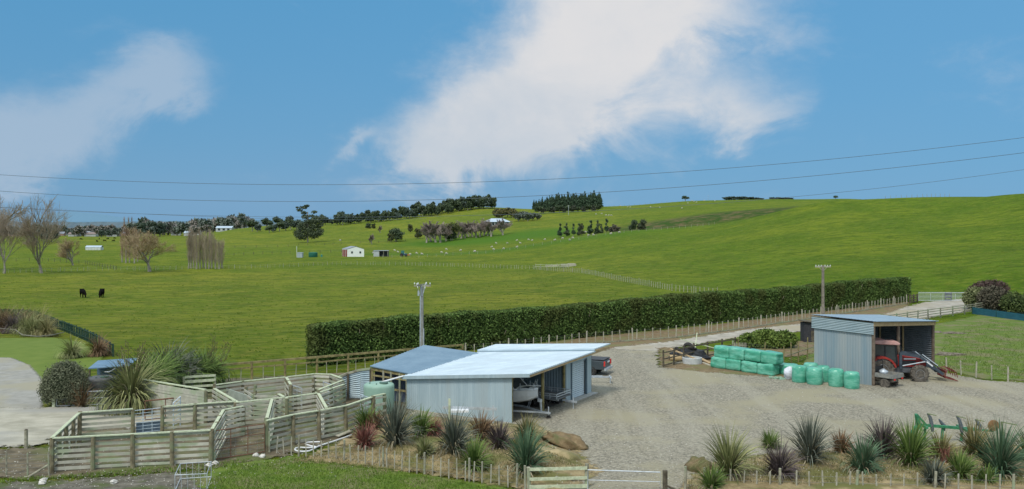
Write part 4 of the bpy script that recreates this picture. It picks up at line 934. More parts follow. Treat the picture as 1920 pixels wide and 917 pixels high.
m.bar((x-1.3, y+.2, 1.0), (x+1.8, y+.2, .9), .06, .16); m.build('frame_bar', GALV, bx)
m = MB(); m.box((x-.3, y, .85), (1.0, .5, .12), .1); m.build('tray', WHITE, bx)
m = MB(); m.box((x-.9, y+.15, .9), (.12, .1, 1.2)); m.build('upright', WOODL, bx)

# hay feeder crate, hose, stones, boulders
x, y = P(355, 925); hf = thing('sheep_feeder', 'small galvanised tube crate on the mud in front of the stockyards', 'crate', (x, y, 0))
m = MB(); c = [P(328, 925), P(388, 922), P(396, 898), P(338, 902)]
for z in (.1, .78): m.tube([(q[0], q[1], z) for q in c+c[:1]], .018, 6)
for q in c: m.tube([(*q, 0), (*q, .8)], .018, 6)
m.build('tube_frame', GALV, hf)
m = MB()
for i in range(1, 5):
    a = Vector((*c[0], 0)).lerp(Vector((*c[1], 0)), i/5); m.tube([a, a+Vector((0, 0, .78))], .01, 5)
    a = Vector((*c[3], 0)).lerp(Vector((*c[2], 0)), i/5); m.tube([a, a+Vector((0, 0, .78))], .01, 5)
m.build('bar_panel', GALV, hf)
def hose(pts, r): return [(*P(a, b), .1+gz(*P(a, b))) for a, b in pts]
def smoothc(pts, n=8):
    out = []; q = [pts[0]]+pts+[pts[-1]]
    for i in range(1, len(q)-2):
        p0, p1, p2, p3 = [Vector(v) for v in q[i-1:i+3]]
        for k in range(n):
            t = k/n; out.append(.5*((2*p1)+(p2-p0)*t+(2*p0-5*p1+4*p2-p3)*t*t+(3*p1-p0-3*p2+p3)*t**3))
    out.append(Vector(q[-2])); return out
m = MB(); m.tube(smoothc(hose([(660,819),(640,826),(616,834),(598,840),(580,849),(562,850),(553,847),(558,843),(576,843),(592,842),(580,839),(573,836),(578,833),(600,832)], .04)), .04, 8)
o = m.build('water_hose', WHITE, None); tag(o, 'loop of thick white hose lying in front of the stockyards', 'hose')
m = MB(); x, y = P(645, 823); m.bar((*P(632, 823), .15), (*P(657, 818), .3), .3, .04); o = m.build('plank', BATTEN, None); tag(o, 'pale board lying by the white hose', 'plank')
ROCK = mat('brown_rock', (.13,.09,.045), (.27,.20,.11), 2.2, .95, bump=.12, c3=(.12,.12,.05), s3=1.2)
TAN = mat('tan_rock', (.30,.23,.12), (.42,.34,.19), 2.0, .95, bump=.1, c3=(.2,.18,.08), s3=.9)
x, y = P(1060, 842); m = MB(); m.blob((0, 0, .22), (1.15, .5, .42), 26, .25, 5); o = m.build('boulder', ROCK, None, smooth=True); o.location = (x, y, .1); o.rotation_euler = (0, .28, -.2); tag(o, 'dark brown boulder at the top right of the planted bank', 'boulder')
x, y = P(1050, 866); m = MB(); m.blob((0, 0, .1), (1.35, .7, .42), 26, .25, 8); o = m.build('boulder', TAN, None, smooth=True); o.location = (x, y, 0); o.rotation_euler = (0, .25, -.35); tag(o, 'large tan clay boulder on the right end of the planted bank', 'boulder')
x, y = P(1310, 885); m = MB(); m.blob((0, 0, .2), (.6, .5, .5), 20, .2, 9); o = m.build('boulder', ROCK, None, smooth=True); o.location = (x, y, 0); tag(o, 'small dark rock at the left end of the right hand flax bank', 'boulder')
m = MB()
for i in range(9000):
    px_, py_ = random.uniform(-40, 1960), 640+280*random.random()**.7
    yard = px_ > 1010 or py_ > 860 and px_ < 420 or (px_ < 700 and 790 < py_ < 900 and random.random() < .5)
    if not yard: continue
    x, y = P(px_, py_)
    s = random.uniform(.012, .04); z = gz(x, y)+.075
    m.add([(x-s, y, z), (x, y-s*.8, z), (x+s, y, z), (x, y+s, z), (x+s*.1, y, z+s*1.1)], [(0,1,4),(1,2,4),(2,3,4),(3,0,4)])
kind(m.build('gravel_stones', mat('pale_stones', (.16,.155,.13), (.58,.56,.48), 3, .9, island=True)), 'stuff')
for i, (a, b) in enumerate(((82, 905), (79, 910), (392, 877), (404, 873), (480, 858), (492, 860), (213, 909))):
    x, y = P(a, b); m = MB(); m.blob((0, 0, .06), (.17, .13, .1), 9, .3, i); o = m.build('white_stone', mat('white_stone', (.5,.48,.42), (.65,.63,.57), 5), None); o.location = (x, y, .06+gz(x, y)); tag(o, 'small pale stone on the muddy ground by the stockyards', 'stone', 'pale stones on the mud')

# ------------------------------------------------------------------ poles and cables
x, y = 791, 70.0; x = (791-960)/F*y
pl = thing('power_pole', 'grey power pole with a crowded crossarm behind the lean-to', 'power pole', (x, y, 0))
m = MB(); m.tube([(x, y, 0), (x, y, 6.7)], [.17, .12], 10); m.build('pole', mat('pole_grey', (.20,.20,.18), (.34,.34,.31), 3, .9), pl)
m = MB(); m.tube([(x-.12, y-.14, 0), (x-.1, y-.13, 5.8)], .05, 6); m.tube([(x+.16, y-.1, 0), (x+.15, y-.1, 3.2)], .045, 6); m.build('cable_conduit', GALV, pl)
m = MB(); m.bar((x-.62, y, 6.58), (x+.72, y-.1, 6.6), .1, .12); m.bar((x-.35, y-.7, 6.66), (x+.35, y+.7, 6.66), .1, .12);  m.build('crossarm', WOOD, pl)
m0 = None
for i, (dx, dy) in enumerate(((-.58, 0), (-.3, 0), (.32, 0), (.66, -.1), (-.32, -.6), (.3, .6))):
    m = MB(); m.lathe([(.03, 0), (.05, .04), (.03, .07), (.045, .1), (.02, .14)], (x+dx, y+dy, 6.7), 8); m.build('insulator', WHITE, pl)
m = MB()
for i in range(9):
    a = random.uniform(-.55, .6); m.tube([(x+a, y, 6.7), (x+a*.8, y-.2, 6.35+random.random()*.2), (x+a*.2, y-.15, 5.8)], .014, 5)
m.build('jumper_wire', GALV, pl)
m = MB(); m.box((x-.25, y-.1, 6.0), (.14, .14, .4)); m.build('fuse_box', GALV, pl)
y = 106; x = (1543-960)/F*y
pl = thing('power_pole', 'brown wooden power pole with a flat crossarm beside the long hedge', 'power pole', (x, y, 0))
m = MB(); m.tube([(x, y, 0), (x, y, 6.5)], [.2, .15], 10); m.build('pole', mat('pole_brown', (.16,.14,.11), (.28,.25,.2), 3, .9), pl)
m = MB(); m.bar((x-.95, y, 6.35), (x+.95, y, 6.35), .1, .13); m.bar((x-.5, y, 6.3), (x, y, 5.8), .04, .04); m.bar((x+.5, y, 6.3), (x, y, 5.8), .04, .04); m.build('crossarm', BATTEN, pl)
for dx in (-.85, -.5, -.2, .25, .55, .88):
    m = MB(); m.lathe([(.04, 0), (.06, .05), (.03, .08), (.05, .12), (.02, .16)], (x+dx, y, 6.42), 8); m.build('insulator', WHITE, pl)
def cable(label, pts, D0, D1, r):
    xs_ = np.array([p[0] for p in pts], float); c = np.polyfit(xs_, [p[1] for p in pts], 3); m = MB(); q = []
    for px_ in np.linspace(xs_[0], xs_[-1], 70):
        D = D0+(D1-D0)*(px_-xs_[0])/(xs_[-1]-xs_[0]); q.append(((px_-960)/F*D, D, ZAT(np.polyval(c, px_), D)))
    m.tube(q, r, 5, False); o = m.build('power_cable', mat('cable_grey', (.10,.13,.16), (.12,.15,.18), 1, .7)); tag(o, label, 'power cable', 'cables crossing the sky')
cable('highest power cable crossing the whole sky', [(-250,312),(0,322),(350,340),(700,349),(1000,343),(1450,305),(1920,255),(2300,205)], 170, 150, .04)
cable('middle power cable sagging just above the wooded skyline', [(-250,340),(0,352),(350,374),(600,380),(960,373),(1450,335),(1920,284),(2300,236)], 180, 150, .042)
cable('lowest power cable passing in front of the eucalyptus and hilltop house', [(-250,375),(80,389),(350,402),(560,409),(900,405),(1200,394),(1500,366),(1920,314),(2200,275)], 200, 170, .036)
cable('faint power cable just under the lowest one on the left', [(-250,380),(80,392),(350,405),(560,411),(800,410)], 210, 200, .03)
# ------------------------------------------------------------------ foliage
def leafmat(n, c1, c2=None, **k): return mat(n, c1, c2, .6, .75, island=True, spec=.15, **k)
HEDGE = leafmat('hedge_leaf', (.015,.042,.010), (.18,.275,.07), c3=(.085,.11,.03), s3=.4)
def quads(C, S, N=None, asp=1.6, flat=0.0, drop=0.0):
    n = len(C); a = rng.normal(size=(n, 3)); a /= np.linalg.norm(a, axis=1)[:, None]
    if N is not None: a = a*(1-flat)+N*flat; a /= np.linalg.norm(a, axis=1)[:, None]+1e-9
    t = rng.normal(size=(n, 3)); t[:, 2] -= drop; u = np.cross(a, t); u /= np.linalg.norm(u, axis=1)[:, None]+1e-9; w = np.cross(a, u)
    S = np.broadcast_to(S, (n,))[:, None]
    V = np.stack([C-u*S*asp*.5, C-w*S*.42, C+u*S*asp*.5, C+w*S*.42], 1).reshape(-1, 3)
    return V, np.arange(n*4).reshape(n, 4)
h0, h1 = Vector((-15.8, 70.8, 0)), Vector((58.6, 129.5, 0)); hv = h1-h0; HL = hv.length; hv.normalize(); hn = Vector((hv.y, -hv.x, 0))
hg = thing('clipped_hedge', 'very long tall clipped dark green hedge behind the sheds', 'hedge', tuple(h0))
HT = 1.6
def htop(s): return 3.22+.35*s/HL+.07*np.sin(s*.9)+.09*np.sin(s*2.3+1)*np.sin(s*.31)*.5+.10*np.sin(s*.17)
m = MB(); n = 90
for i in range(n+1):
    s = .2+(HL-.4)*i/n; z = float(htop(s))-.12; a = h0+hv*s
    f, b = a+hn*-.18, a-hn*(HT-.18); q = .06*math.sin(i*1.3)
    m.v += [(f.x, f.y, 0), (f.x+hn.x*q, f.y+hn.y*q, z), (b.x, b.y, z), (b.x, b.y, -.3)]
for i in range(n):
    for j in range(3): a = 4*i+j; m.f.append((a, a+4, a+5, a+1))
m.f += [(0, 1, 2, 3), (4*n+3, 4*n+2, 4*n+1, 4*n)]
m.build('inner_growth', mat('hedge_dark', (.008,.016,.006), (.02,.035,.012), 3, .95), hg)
nf = 120000; s = rng.random(nf)*HL; zt = htop(s); f = rng.random(nf)
side = f < .72; C = np.zeros((nf, 3)); Nn = np.zeros((nf, 3))
depth = np.where(side, rng.normal(0, .11, nf)+.07*np.sin(s*1.7+zt*3)+.05*np.sin(s*5.1+zt), -rng.random(nf)*HT)
zz = np.where(side, rng.random(nf)**.9*zt, zt+rng.normal(0, .045, nf)); zz = np.where(side & (rng.random(nf) < .008), zt+rng.random(nf)*.2, zz)
hvn, hnn, h0n = np.array(hv), np.array(hn), np.array(h0)
C = h0n+hvn*s[:, None]+hnn*depth[:, None]; C[:, 2] = zz
Nn[:] = np.where(side[:, None], hnn, np.array([0, 0, 1.]))
ne = 1500; e = rng.random((ne, 2)); Ce = h0n-hnn*(e[:, 0]*HT)[:, None]+hvn*rng.normal(0, .08, ne)[:, None]; Ce[:, 2] = e[:, 1]*htop(0.); C = np.vstack([C, Ce]); Nn = np.vstack([Nn, np.tile(-hvn, (ne, 1))])
V, Fq = quads(C, rng.uniform(.07, .17, len(C)), Nn, 1.7, .25); V[:, 0] -= h0.x; V[:, 1] -= h0.y
np_obj('foliage', V, Fq, HEDGE, hg)
m = MB()
for i in range(24):
    s_ = random.random()*HL; a = h0+hv*s_+hn*.06; z = random.uniform(.3, 2.6); m.tube([(a.x, a.y, z), (a.x+random.uniform(-.2, .2), a.y, z+random.uniform(.3, .8))], .02, 5)
m.build('bare_twigs', mat('twig_pale', (.30,.25,.17), (.4,.34,.25), 4), hg)

def lobes_pts(lobes, n, shell=.72):
    vol = np.array([l[3]*l[4]*l[5] for l in lobes])**.7; pk = rng.choice(len(lobes), n, p=vol/vol.sum()); L_ = np.array(lobes)[pk]
    d = rng.normal(size=(n, 3)); d /= np.linalg.norm(d, axis=1)[:, None]; r = shell+(1-shell)*rng.random(n)+rng.normal(0, .07, n)
    C = L_[:, :3]+d*L_[:, 3:6]*r[:, None]; return C, d
def bush(name, label, cat, loc, lobes, n, size, mt, group=None, core=True, stem=None, coremat=None, flat=.2, rz=0):
    t = thing(name, label, cat, loc, rz, group)
    C, d = lobes_pts(lobes, n); C = C[C[:, 2] > 0.02]; d = d[:len(C)]
    V, Fq = quads(C, rng.uniform(size*.6, size*1.3, len(C)), None, 1.7); np_obj('foliage', V, Fq, mt, t)
    if core:
        m = MB()
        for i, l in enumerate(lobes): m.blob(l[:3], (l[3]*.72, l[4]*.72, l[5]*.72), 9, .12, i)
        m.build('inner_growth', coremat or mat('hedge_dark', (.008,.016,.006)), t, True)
    m = MB(); zb = min(l[2] for l in lobes)
    for k in range(3): m.tube([(.1*k-.1, .05*k, -.1), (lobes[k % len(lobes)][0]*.6, lobes[k % len(lobes)][1]*.6, zb)], .05 if stem is None else stem, 6)
    m.build('stem', mat('bark', (.10,.08,.06), (.2,.17,.13), 5, .9), t, True)
    return t
x, y, z = G(122, 762)
bush('olive_bush', 'rounded grey green olive bush left of the dark water tank', 'bush', (x, y, 0), [(0,0,1.5,1.45,1.2,1.35),(-.7,0,1.0,.9,.9,.9),(.7,0,1.1,.8,.9,1.0),(.1,0,2.3,.8,.8,.6)], 20000, .062, leafmat('olive_leaf', (.05,.062,.035), (.25,.265,.165)))
bush('broad_shrub', 'broad light green shrub between the gravel track and the hen run', 'shrub', (*P(1438, 652), 0), [(-1.5,0,.6,1.2,1.1,.8),(0,.3,.8,1.4,1.2,.9),(1.6,0,.75,1.2,1.1,.85),(.6,-.6,.5,1.2,.7,.6),(-2.3,.2,.4,.7,.8,.55)], 9000, .16, leafmat('bright_shrub', (.05,.10,.02), (.20,.26,.06)))
bu = [(1838, 584, 'pale clipped bush at the left end of the blue windbreak', [(0,0,1.6,1.6,1.5,1.5),(.8,.2,1.9,1.3,1.2,1.2)], leafmat('pale_bush', (.08,.11,.04), (.26,.27,.13))),
      (1872, 587, 'brownish purple dense bush behind the blue windbreak', [(0,0,1.7,2.0,1.6,1.7),(1.4,.3,1.3,1.5,1.4,1.4)], leafmat('purple_bush', (.05,.05,.035), (.16,.14,.095))),
      (1912, 592, 'dark green bush at the right edge behind the blue windbreak', [(0,0,1.4,1.6,1.5,1.5),(1.6,0,1.2,1.5,1.3,1.3),(3.,0,1.5,1.5,1.3,1.5)], leafmat('green_bush', (.03,.06,.018), (.15,.18,.06)))]
for a, b, lb, lo_, mt_ in bu:
    x, y = P(a, b); bush('rounded_bush', lb, 'bush', (x, y+1.2, 0), lo_, 6500, .17, mt_, 'bushes behind the blue windbreak')
x, y = P(1878, 580); bush('rounded_bush', 'tall purplish bush rising behind the other windbreak bushes', 'bush', (x, y+2.5, 0), [(0,0,2.6,2.4,1.6,1.2),(-1.8,0,2.4,1.3,1.2,.9)], 5000, .16, leafmat('plum_bush', (.06,.04,.035), (.15,.10,.085)))
for a, b, w, hh, lb in ((18, 590, 2.6, 1.7, 'dark green shrub at the left edge of the garden border'), (52, 588, 1.8, 1.5, 'dark green shrub beside the start of the garden fence')):
    x, y = P(a, b); bush('garden_shrub', lb, 'shrub', (x, y, gz(x, y)), [(0,0,hh*.5,w*.6,1.0,hh*.5),(w*.4,0,hh*.45,w*.5,1.0,hh*.45),(-w*.4,0,hh*.5,w*.5,1.0,hh*.42)], 9000, .16, leafmat('dark_shrub', (.02,.05,.02), (.12,.17,.07)))

# flax: sword leaves fanning from the ground
def flax_mesh(n, L, wid, spread, droop, seg=5, base=.18):
    a = rng.random(n)*2*math.pi; th = np.abs(rng.normal(0, spread, n)); th = np.clip(th, 0, 1.35); l = L*rng.uniform(.62, 1.08, n)*(1-.18*th); w = wid*rng.uniform(.7, 1.2, n)
    Pp = []; x = base*np.cos(a)*rng.random(n); y = base*np.sin(a)*rng.random(n); z = np.zeros(n); ang = th*.55; dr = droop*rng.uniform(.3, 1.6, n)*(0.3+th)
    tw = rng.random(n)*math.pi
    for k in range(seg+1):
        t = k/seg; ww = w*np.clip(1.15-t**2.2*1.12, .03, 1)*(0.6+.8*min(t*3, .5))
        sx, sy = -np.sin(a+tw*.4), np.cos(a+tw*.4)
        Pp.append(np.stack([x-sx*ww/2, y-sy*ww/2, z], 1)); Pp.append(np.stack([x+sx*ww/2, y+sy*ww/2, z+ww*.25], 1))
        st = l/seg; x = x+np.sin(ang)*np.cos(a)*st; y = y+np.sin(ang)*np.sin(a)*st; z = z+np.cos(ang)*st
        ang = ang+(th*.45+dr)*(1.0/seg)*(1+1.6*t)
    V = np.stack(Pp, 1); V[:, :, 2] = np.maximum(V[:, :, 2], .02)
    m_ = 2*(seg+1); q = []
    for k in range(seg): q.append([2*k, 2*k+1, 2*k+3, 2*k+2])
    q = np.array(q); Fq = (np.arange(n)[:, None, None]*m_+q[None]).reshape(-1, 4); return V.reshape(-1, 3), Fq
FX = {'green': leafmat('flax_green', (.03,.075,.015), (.21,.29,.075)), 'blue': leafmat('flax_blue_green', (.02,.06,.03), (.16,.25,.14)), 'dark': leafmat('flax_dark', (.03,.042,.03), (.22,.24,.185)),
      'purple': leafmat('flax_purple', (.05,.04,.04), (.17,.135,.13)), 'olive': leafmat('flax_olive', (.07,.07,.025), (.34,.30,.13)), 'red': leafmat('flax_red', (.13,.045,.04), (.37,.17,.13)), 'light': leafmat('flax_light', (.05,.08,.02), (.42,.42,.19)), 'brown': leafmat('flax_brown', (.08,.05,.028), (.34,.22,.12))}
def flax(px_, py_, hp, wp, c, label, n=150, world=None, droop=.7, wid=.06, name='flax_plant', group='flax plants', seg=5):
    x, y, z = world or G(px_, py_); L = hp/F*y*1.32; 
    spread = max(.3, min(1.15, .66*wp/hp)); root = thing(name, label, 'flax plant', (x, y, z-.02), random.random()*6, group)
    V, Fq = flax_mesh(n, L, wid, spread, droop, seg); np_obj('leaves', V, Fq, FX[c], root)
    V, Fq = flax_mesh(n//4, L*.75, wid, spread*1.5, droop*1.8, seg); np_obj('dead_leaves', V, Fq, leafmat('flax_dead', (.14,.11,.06), (.46,.41,.28)), root)
    return root
for a in [
 (705,806,34,42,'brown','brown tinged flax hard against the stockyard fence by the green tank'),
 (686,812,46,46,'green','bright green flax at the left end of the bank in front of the stockyards'),
 (684,840,42,40,'red','small red flax at the lower left of the planted bank'),
 (740,836,76,76,'dark','large grey green flax in front of the green tank'),
 (788,818,46,50,'green','green flax in front of the left end of the pale wall'),
 (812,818,32,36,'red','small red flax between two large flaxes below the pale wall'),
 (796,856,34,40,'light','small light green flax low on the bank left of centre'),
 (850,852,74,82,'dark','largest blue grey flax in the middle of the planted bank'),
 (901,826,46,50,'brown','dark bronze flax behind the largest blue grey flax'),
 (888,882,54,62,'green','low rounded green flax just behind the batten fence'),
 (936,842,46,54,'purple','bronze purple flax in front of the corner of the pale wall'),
 (988,824,44,66,'olive','yellow olive flax below the boat bow'),
 (985,890,80,72,'blue','large upright blue green flax beside the tan boulder'),
 (1033,832,16,20,'light','tiny green flax on top of the bank by the boulders'),
 (1366,896,84,92,'light','largest light green flax at the left of the right bank'),
 (1334,918,42,50,'green','small green flax low at the left corner of the right bank'),
 (1444,842,32,48,'green','small bright green flax at the edge of the yard'),
 (1462,896,62,86,'purple','wide purple bronze flax right of the largest light green one'),
 (1518,870,76,70,'dark','tall dark grey flax with upright leaves on the right bank'),
 (1577,850,38,40,'brown','small bronze flax between two tall flaxes on the right bank'),
 (1618,888,66,76,'blue','blue green flax with a pale heart on the right bank'),
 (1655,862,66,60,'purple','dark purplish flax with a stalk on the right bank'),
 (1708,874,76,78,'green','bushy bright green flax left of the green implement'),
 (1764,862,46,62,'olive','olive flax with a red heart in front of the green implement'),
 (1828,856,58,66,'olive','olive green flax right of the green implement'),
 (1876,896,92,96,'blue','biggest dark green flax near the right edge'),
 (1800,898,48,56,'green','low green flax near the fence on the right bank'),
 (1750,908,44,54,'dark','low dark tussock behind the right hand battens'),
 (1936,880,74,70,'green','green flax cut by the right edge of the view'),
 (1850,905,30,60,'green','low spreading flax under the biggest one at the right')]: flax(*a, n=int(110+2.6*a[2]), wid=.052)
x, y, z = G(1768, 866); V, Fq = flax_mesh(26, 1.1, .06, .3, .4); o = np_obj('flax_plant', V, Fq, FX['red']); o.location = (x, y-.2, z); tag(o, 'red hearted young flax within the olive flax by the implement', 'flax plant', 'flax plants')
# tall flax by the tanks, with flower stalks
STK = mat('flax_stalk', (.06,.045,.03), (.15,.11,.07), 5, .9)
for k, (a, b, hp, wp, c, st_, lb) in enumerate([
 (247,774,98,88,'light',[(222,655),(232,650),(240,640),(258,652),(268,640)],'tall drooping flax with seed stalks beside the dark water tank'),
 (280,757,92,84,'green',[(275,655),(262,648)],'drooping flax behind the boarded ramp wall'),
 (315,738,86,76,'dark',[(310,650),(325,655)],'upright dark flax in the middle of the big flax clump'),
 (350,736,74,76,'green',[(335,648)],'lower green flax right of the upright dark flax'),
 (386,728,72,70,'green',[(400,628),(404,640),(424,640),(433,645),(395,655)],'flax with the tallest leaning seed stalks by the yellow rail fence')]):
    x, y = P(a, b); r = flax(a, b, hp, wp, c, lb, n=620, world=(x, y, 0), wid=.085, droop=2.4, group='tall flax by the tanks', seg=6)
    m = MB()
    for (sx_, sy_) in st_:
        tx = (sx_-960)/F*y-x; tzz = ZAT(sy_, y); n_ = 10; p_ = [Vector((tx*.3, 0, 0)).lerp(Vector((tx, 0, tzz)), t/n_)+Vector((0, 0, 0)) for t in range(n_+1)]
        m.tube(p_, [.022-.0012*t for t in range(n_+1)], 5)
        for j in range(14):
            q = p_[0].lerp(p_[-1], .55+.45*j/14); d = random.choice((-1, 1)); m.tube([q, q+Vector((d*.12, random.uniform(-.08, .08), .1)), q+Vector((d*.17, 0, .2))], [.012, .012, .03], 4)
    m.v = [tuple(Matrix.Rotation(-r.rotation_euler.z, 3, 'Z') @ Vector(v)) for v in m.v]
    m.build('seed_stalk', STK, r, True)
for a_, lb in (((228,770,70,64,'dark'), 'dark drooping flax pressed against the dark water tank'), ((264,764,88,74,'green'), 'drooping green flax in front of the left end of the ramp wall'), ((298,748,84,78,'green'), 'arching green flax left of the upright dark flax'), ((333,740,76,70,'dark'), 'dark arching flax above the middle of the ramp wall'), ((368,734,70,70,'green'), 'arching flax behind the weathered slatted panel')):
    flax(*a_, lb, n=420, world=(*P(a_[0], a_[1]), 0), wid=.08, droop=2.4, group='tall flax by the tanks', seg=6)
flax(150, 772, 46, 50, 'brown', 'rusty orange tussock behind the netted gate', n=170, world=(*P(152, 764), 0), wid=.03, name='tussock_grass', group='garden tussocks')
flax(0,0,40,60,'light','low green tussock right of the netted gate', n=120, world=(*P(216, 762), 0), wid=.03, name='tussock_grass', group='garden tussocks')
for a, b, c, lb in ((2, 612, 'brown', 'brown tussock at the left edge of the garden border'), (22, 616, 'purple', 'purple brown tussock in the garden border'), (46, 618, 'light', 'pale tussock in the middle of the garden border'), (62, 624, 'light', 'large golden green tussock at the corner of the lawn'), (88, 626, 'olive', 'golden tussock against the green garden fence'), (30, 604, 'light', 'pale green tussock in front of the dark garden shrubs'), (12, 600, 'olive', 'olive tussock in front of the dark garden shrub at the left edge'), (54, 608, 'olive', 'large olive tussock behind the golden green one'), (38, 609, 'brown', 'russet tussock behind the pale one in the garden border'), (75, 606, 'olive', 'olive tussock beside the top of the green garden fence'), (135, 672, 'light', 'pale feathery tussock behind the olive bush'), (185, 668, 'brown', 'dry tussock at the bottom end of the garden fence')):
    x, y = P(a, b); flax(a, b, 42, 70, c, lb, n=420, world=(x, y, gz(x, y)), wid=.045, droop=2.2, name='tussock_grass', group='garden tussocks', seg=6)
m = MB(); q = [(*P(a, b), .06) for a, b in ((-60, 618), (0, 617), (28, 619), (42, 629), (70, 632), (100, 629), (120, 624))]; m.tube(q, .045, 6); o = m.build('lawn_edging', mat('edging_grey', (.18,.17,.14), (.26,.25,.21), 2)); tag(o, 'thin grey kerb between the lawn and the garden border', 'edging')

# grass blades near the camera and rough tufts in the paddock
def tufts(name, poly, n, h, mt):
    px_ = np.array([p[0] for p in poly]); py_ = np.array([p[1] for p in poly]); C = []
    X_ = rng.uniform(px_.min(), px_.max(), n*2); Y_ = rng.uniform(py_.min(), py_.max(), n*2); s_ = sdist(poly, X_, Y_); X_, Y_ = X_[s_ > 0][:n], Y_[s_ > 0][:n]
    D = F*H/(Y_-HY); x = (X_-960)/F*D; z = np.array([gz(a, b) for a, b in zip(x, D)])+.05
    k = len(x); a = rng.random(k)*6.28; hh = h*rng.uniform(.5, 1.4, k); w = .012+.25*h*rng.random(k)*.3
    B0 = np.stack([x-np.cos(a)*w, D-np.sin(a)*w, z], 1); B1 = np.stack([x+np.cos(a)*w, D+np.sin(a)*w, z], 1); T = np.stack([x+rng.normal(0, h*.5, k), D+rng.normal(0, h*.5, k), z+hh], 1)
    V = np.stack([B0, B1, T], 1).reshape(-1, 3); kind(np_obj(name, V, np.arange(3*k).reshape(k, 3), mt), 'stuff')
tufts('verge_grass', [(375,935),(395,902),(440,876),(560,862),(700,878),(800,896),(960,925),(960,940)], 19000, .10, leafmat('blade_green', (.06,.13,.012), (.17,.25,.035)))
tufts('verge_grass', [(0,900),(100,896),(400,870),(470,862),(440,880),(250,893),(0,908)], 5000, .10, leafmat('blade_green', (.06,.13,.012)))
tufts('bank_grass', [(540,866),(650,840),(800,860),(1000,840),(1100,880),(1000,915),(800,890)], 9000, .12, leafmat('blade_dry', (.10,.11,.03), (.28,.26,.12)))
tufts('bank_grass', [(1290,905),(1400,860),(1900,850),(1920,930),(1290,926)], 13000, .13, leafmat('blade_dry', (.10,.11,.03)))
tufts('paddock_tufts', [(1760,690),(1770,630),(1850,600),(1950,620),(1950,720)], 6000, .13, leafmat('blade_mid', (.05,.10,.012), (.15,.21,.03)))
def field_tufts(name, n, d0, d1, h, mt, x0=-100, x1=2050):
    d = rng.uniform(d0**.5, d1**.5, n)**2; px_ = rng.uniform(x0, x1, n); x = (px_-960)/F*d
    s_ = (x-h0.x)*hv.x+(d-h0.y)*hv.y; lat = (x-h0.x)*hn.x+(d-h0.y)*hn.y; ok = (px_ > 225) & ((lat < -2.2) | (s_ < -3) & (d > 72)) | (px_ < 225) & (d > 122) ; x, d = x[ok], d[ok]
    k = 4; n = len(x); X_ = np.repeat(x, k)+rng.normal(0, h*.9, n*k); D_ = np.repeat(d, k)+rng.normal(0, h*.6, n*k); Z_ = TZ(X_, D_); w = h*rng.uniform(.3, .7, n*k); t = h*rng.uniform(.4, 1.2, n*k)
    V = np.stack([np.stack([X_-w, D_, Z_-.05], 1), np.stack([X_+w, D_, Z_-.05], 1), np.stack([X_+rng.normal(0, h*.4, n*k), D_, Z_+t], 1)], 1).reshape(-1, 3)
    kind(np_obj(name, V, np.arange(3*n*k).reshape(-1, 3), mt), 'stuff')
field_tufts('pasture_tufts', 9000, 74, 420, .13, leafmat('tuft_dark', (.05,.095,.008), (.11,.165,.015)))
field_tufts('pasture_tufts', 5000, 74, 300, .12, leafmat('tuft_light', (.12,.17,.02), (.24,.25,.06)))
for a, b, s_ in ((1788, 627, 1.3), (1780, 667, 1.4), (1752, 625, .7)):
    x, y = P(a, b); m = MB(); m.blob((0, 0, .05), (s_, .5, .22), 14, .25, a); o = m.build('dirt_clump', mat('clod', (.10,.085,.06), (.22,.19,.15), 4, .95, bump=.05)); o.location = (x, y, 0); tag(o, {1788: 'dark clod of earth in the rough paddock nearest the bushes', 1780: 'long grey clod of earth by the paddock battens', 1752: 'small clod of earth beside the tractor shed corner'}[a], 'earth clump')

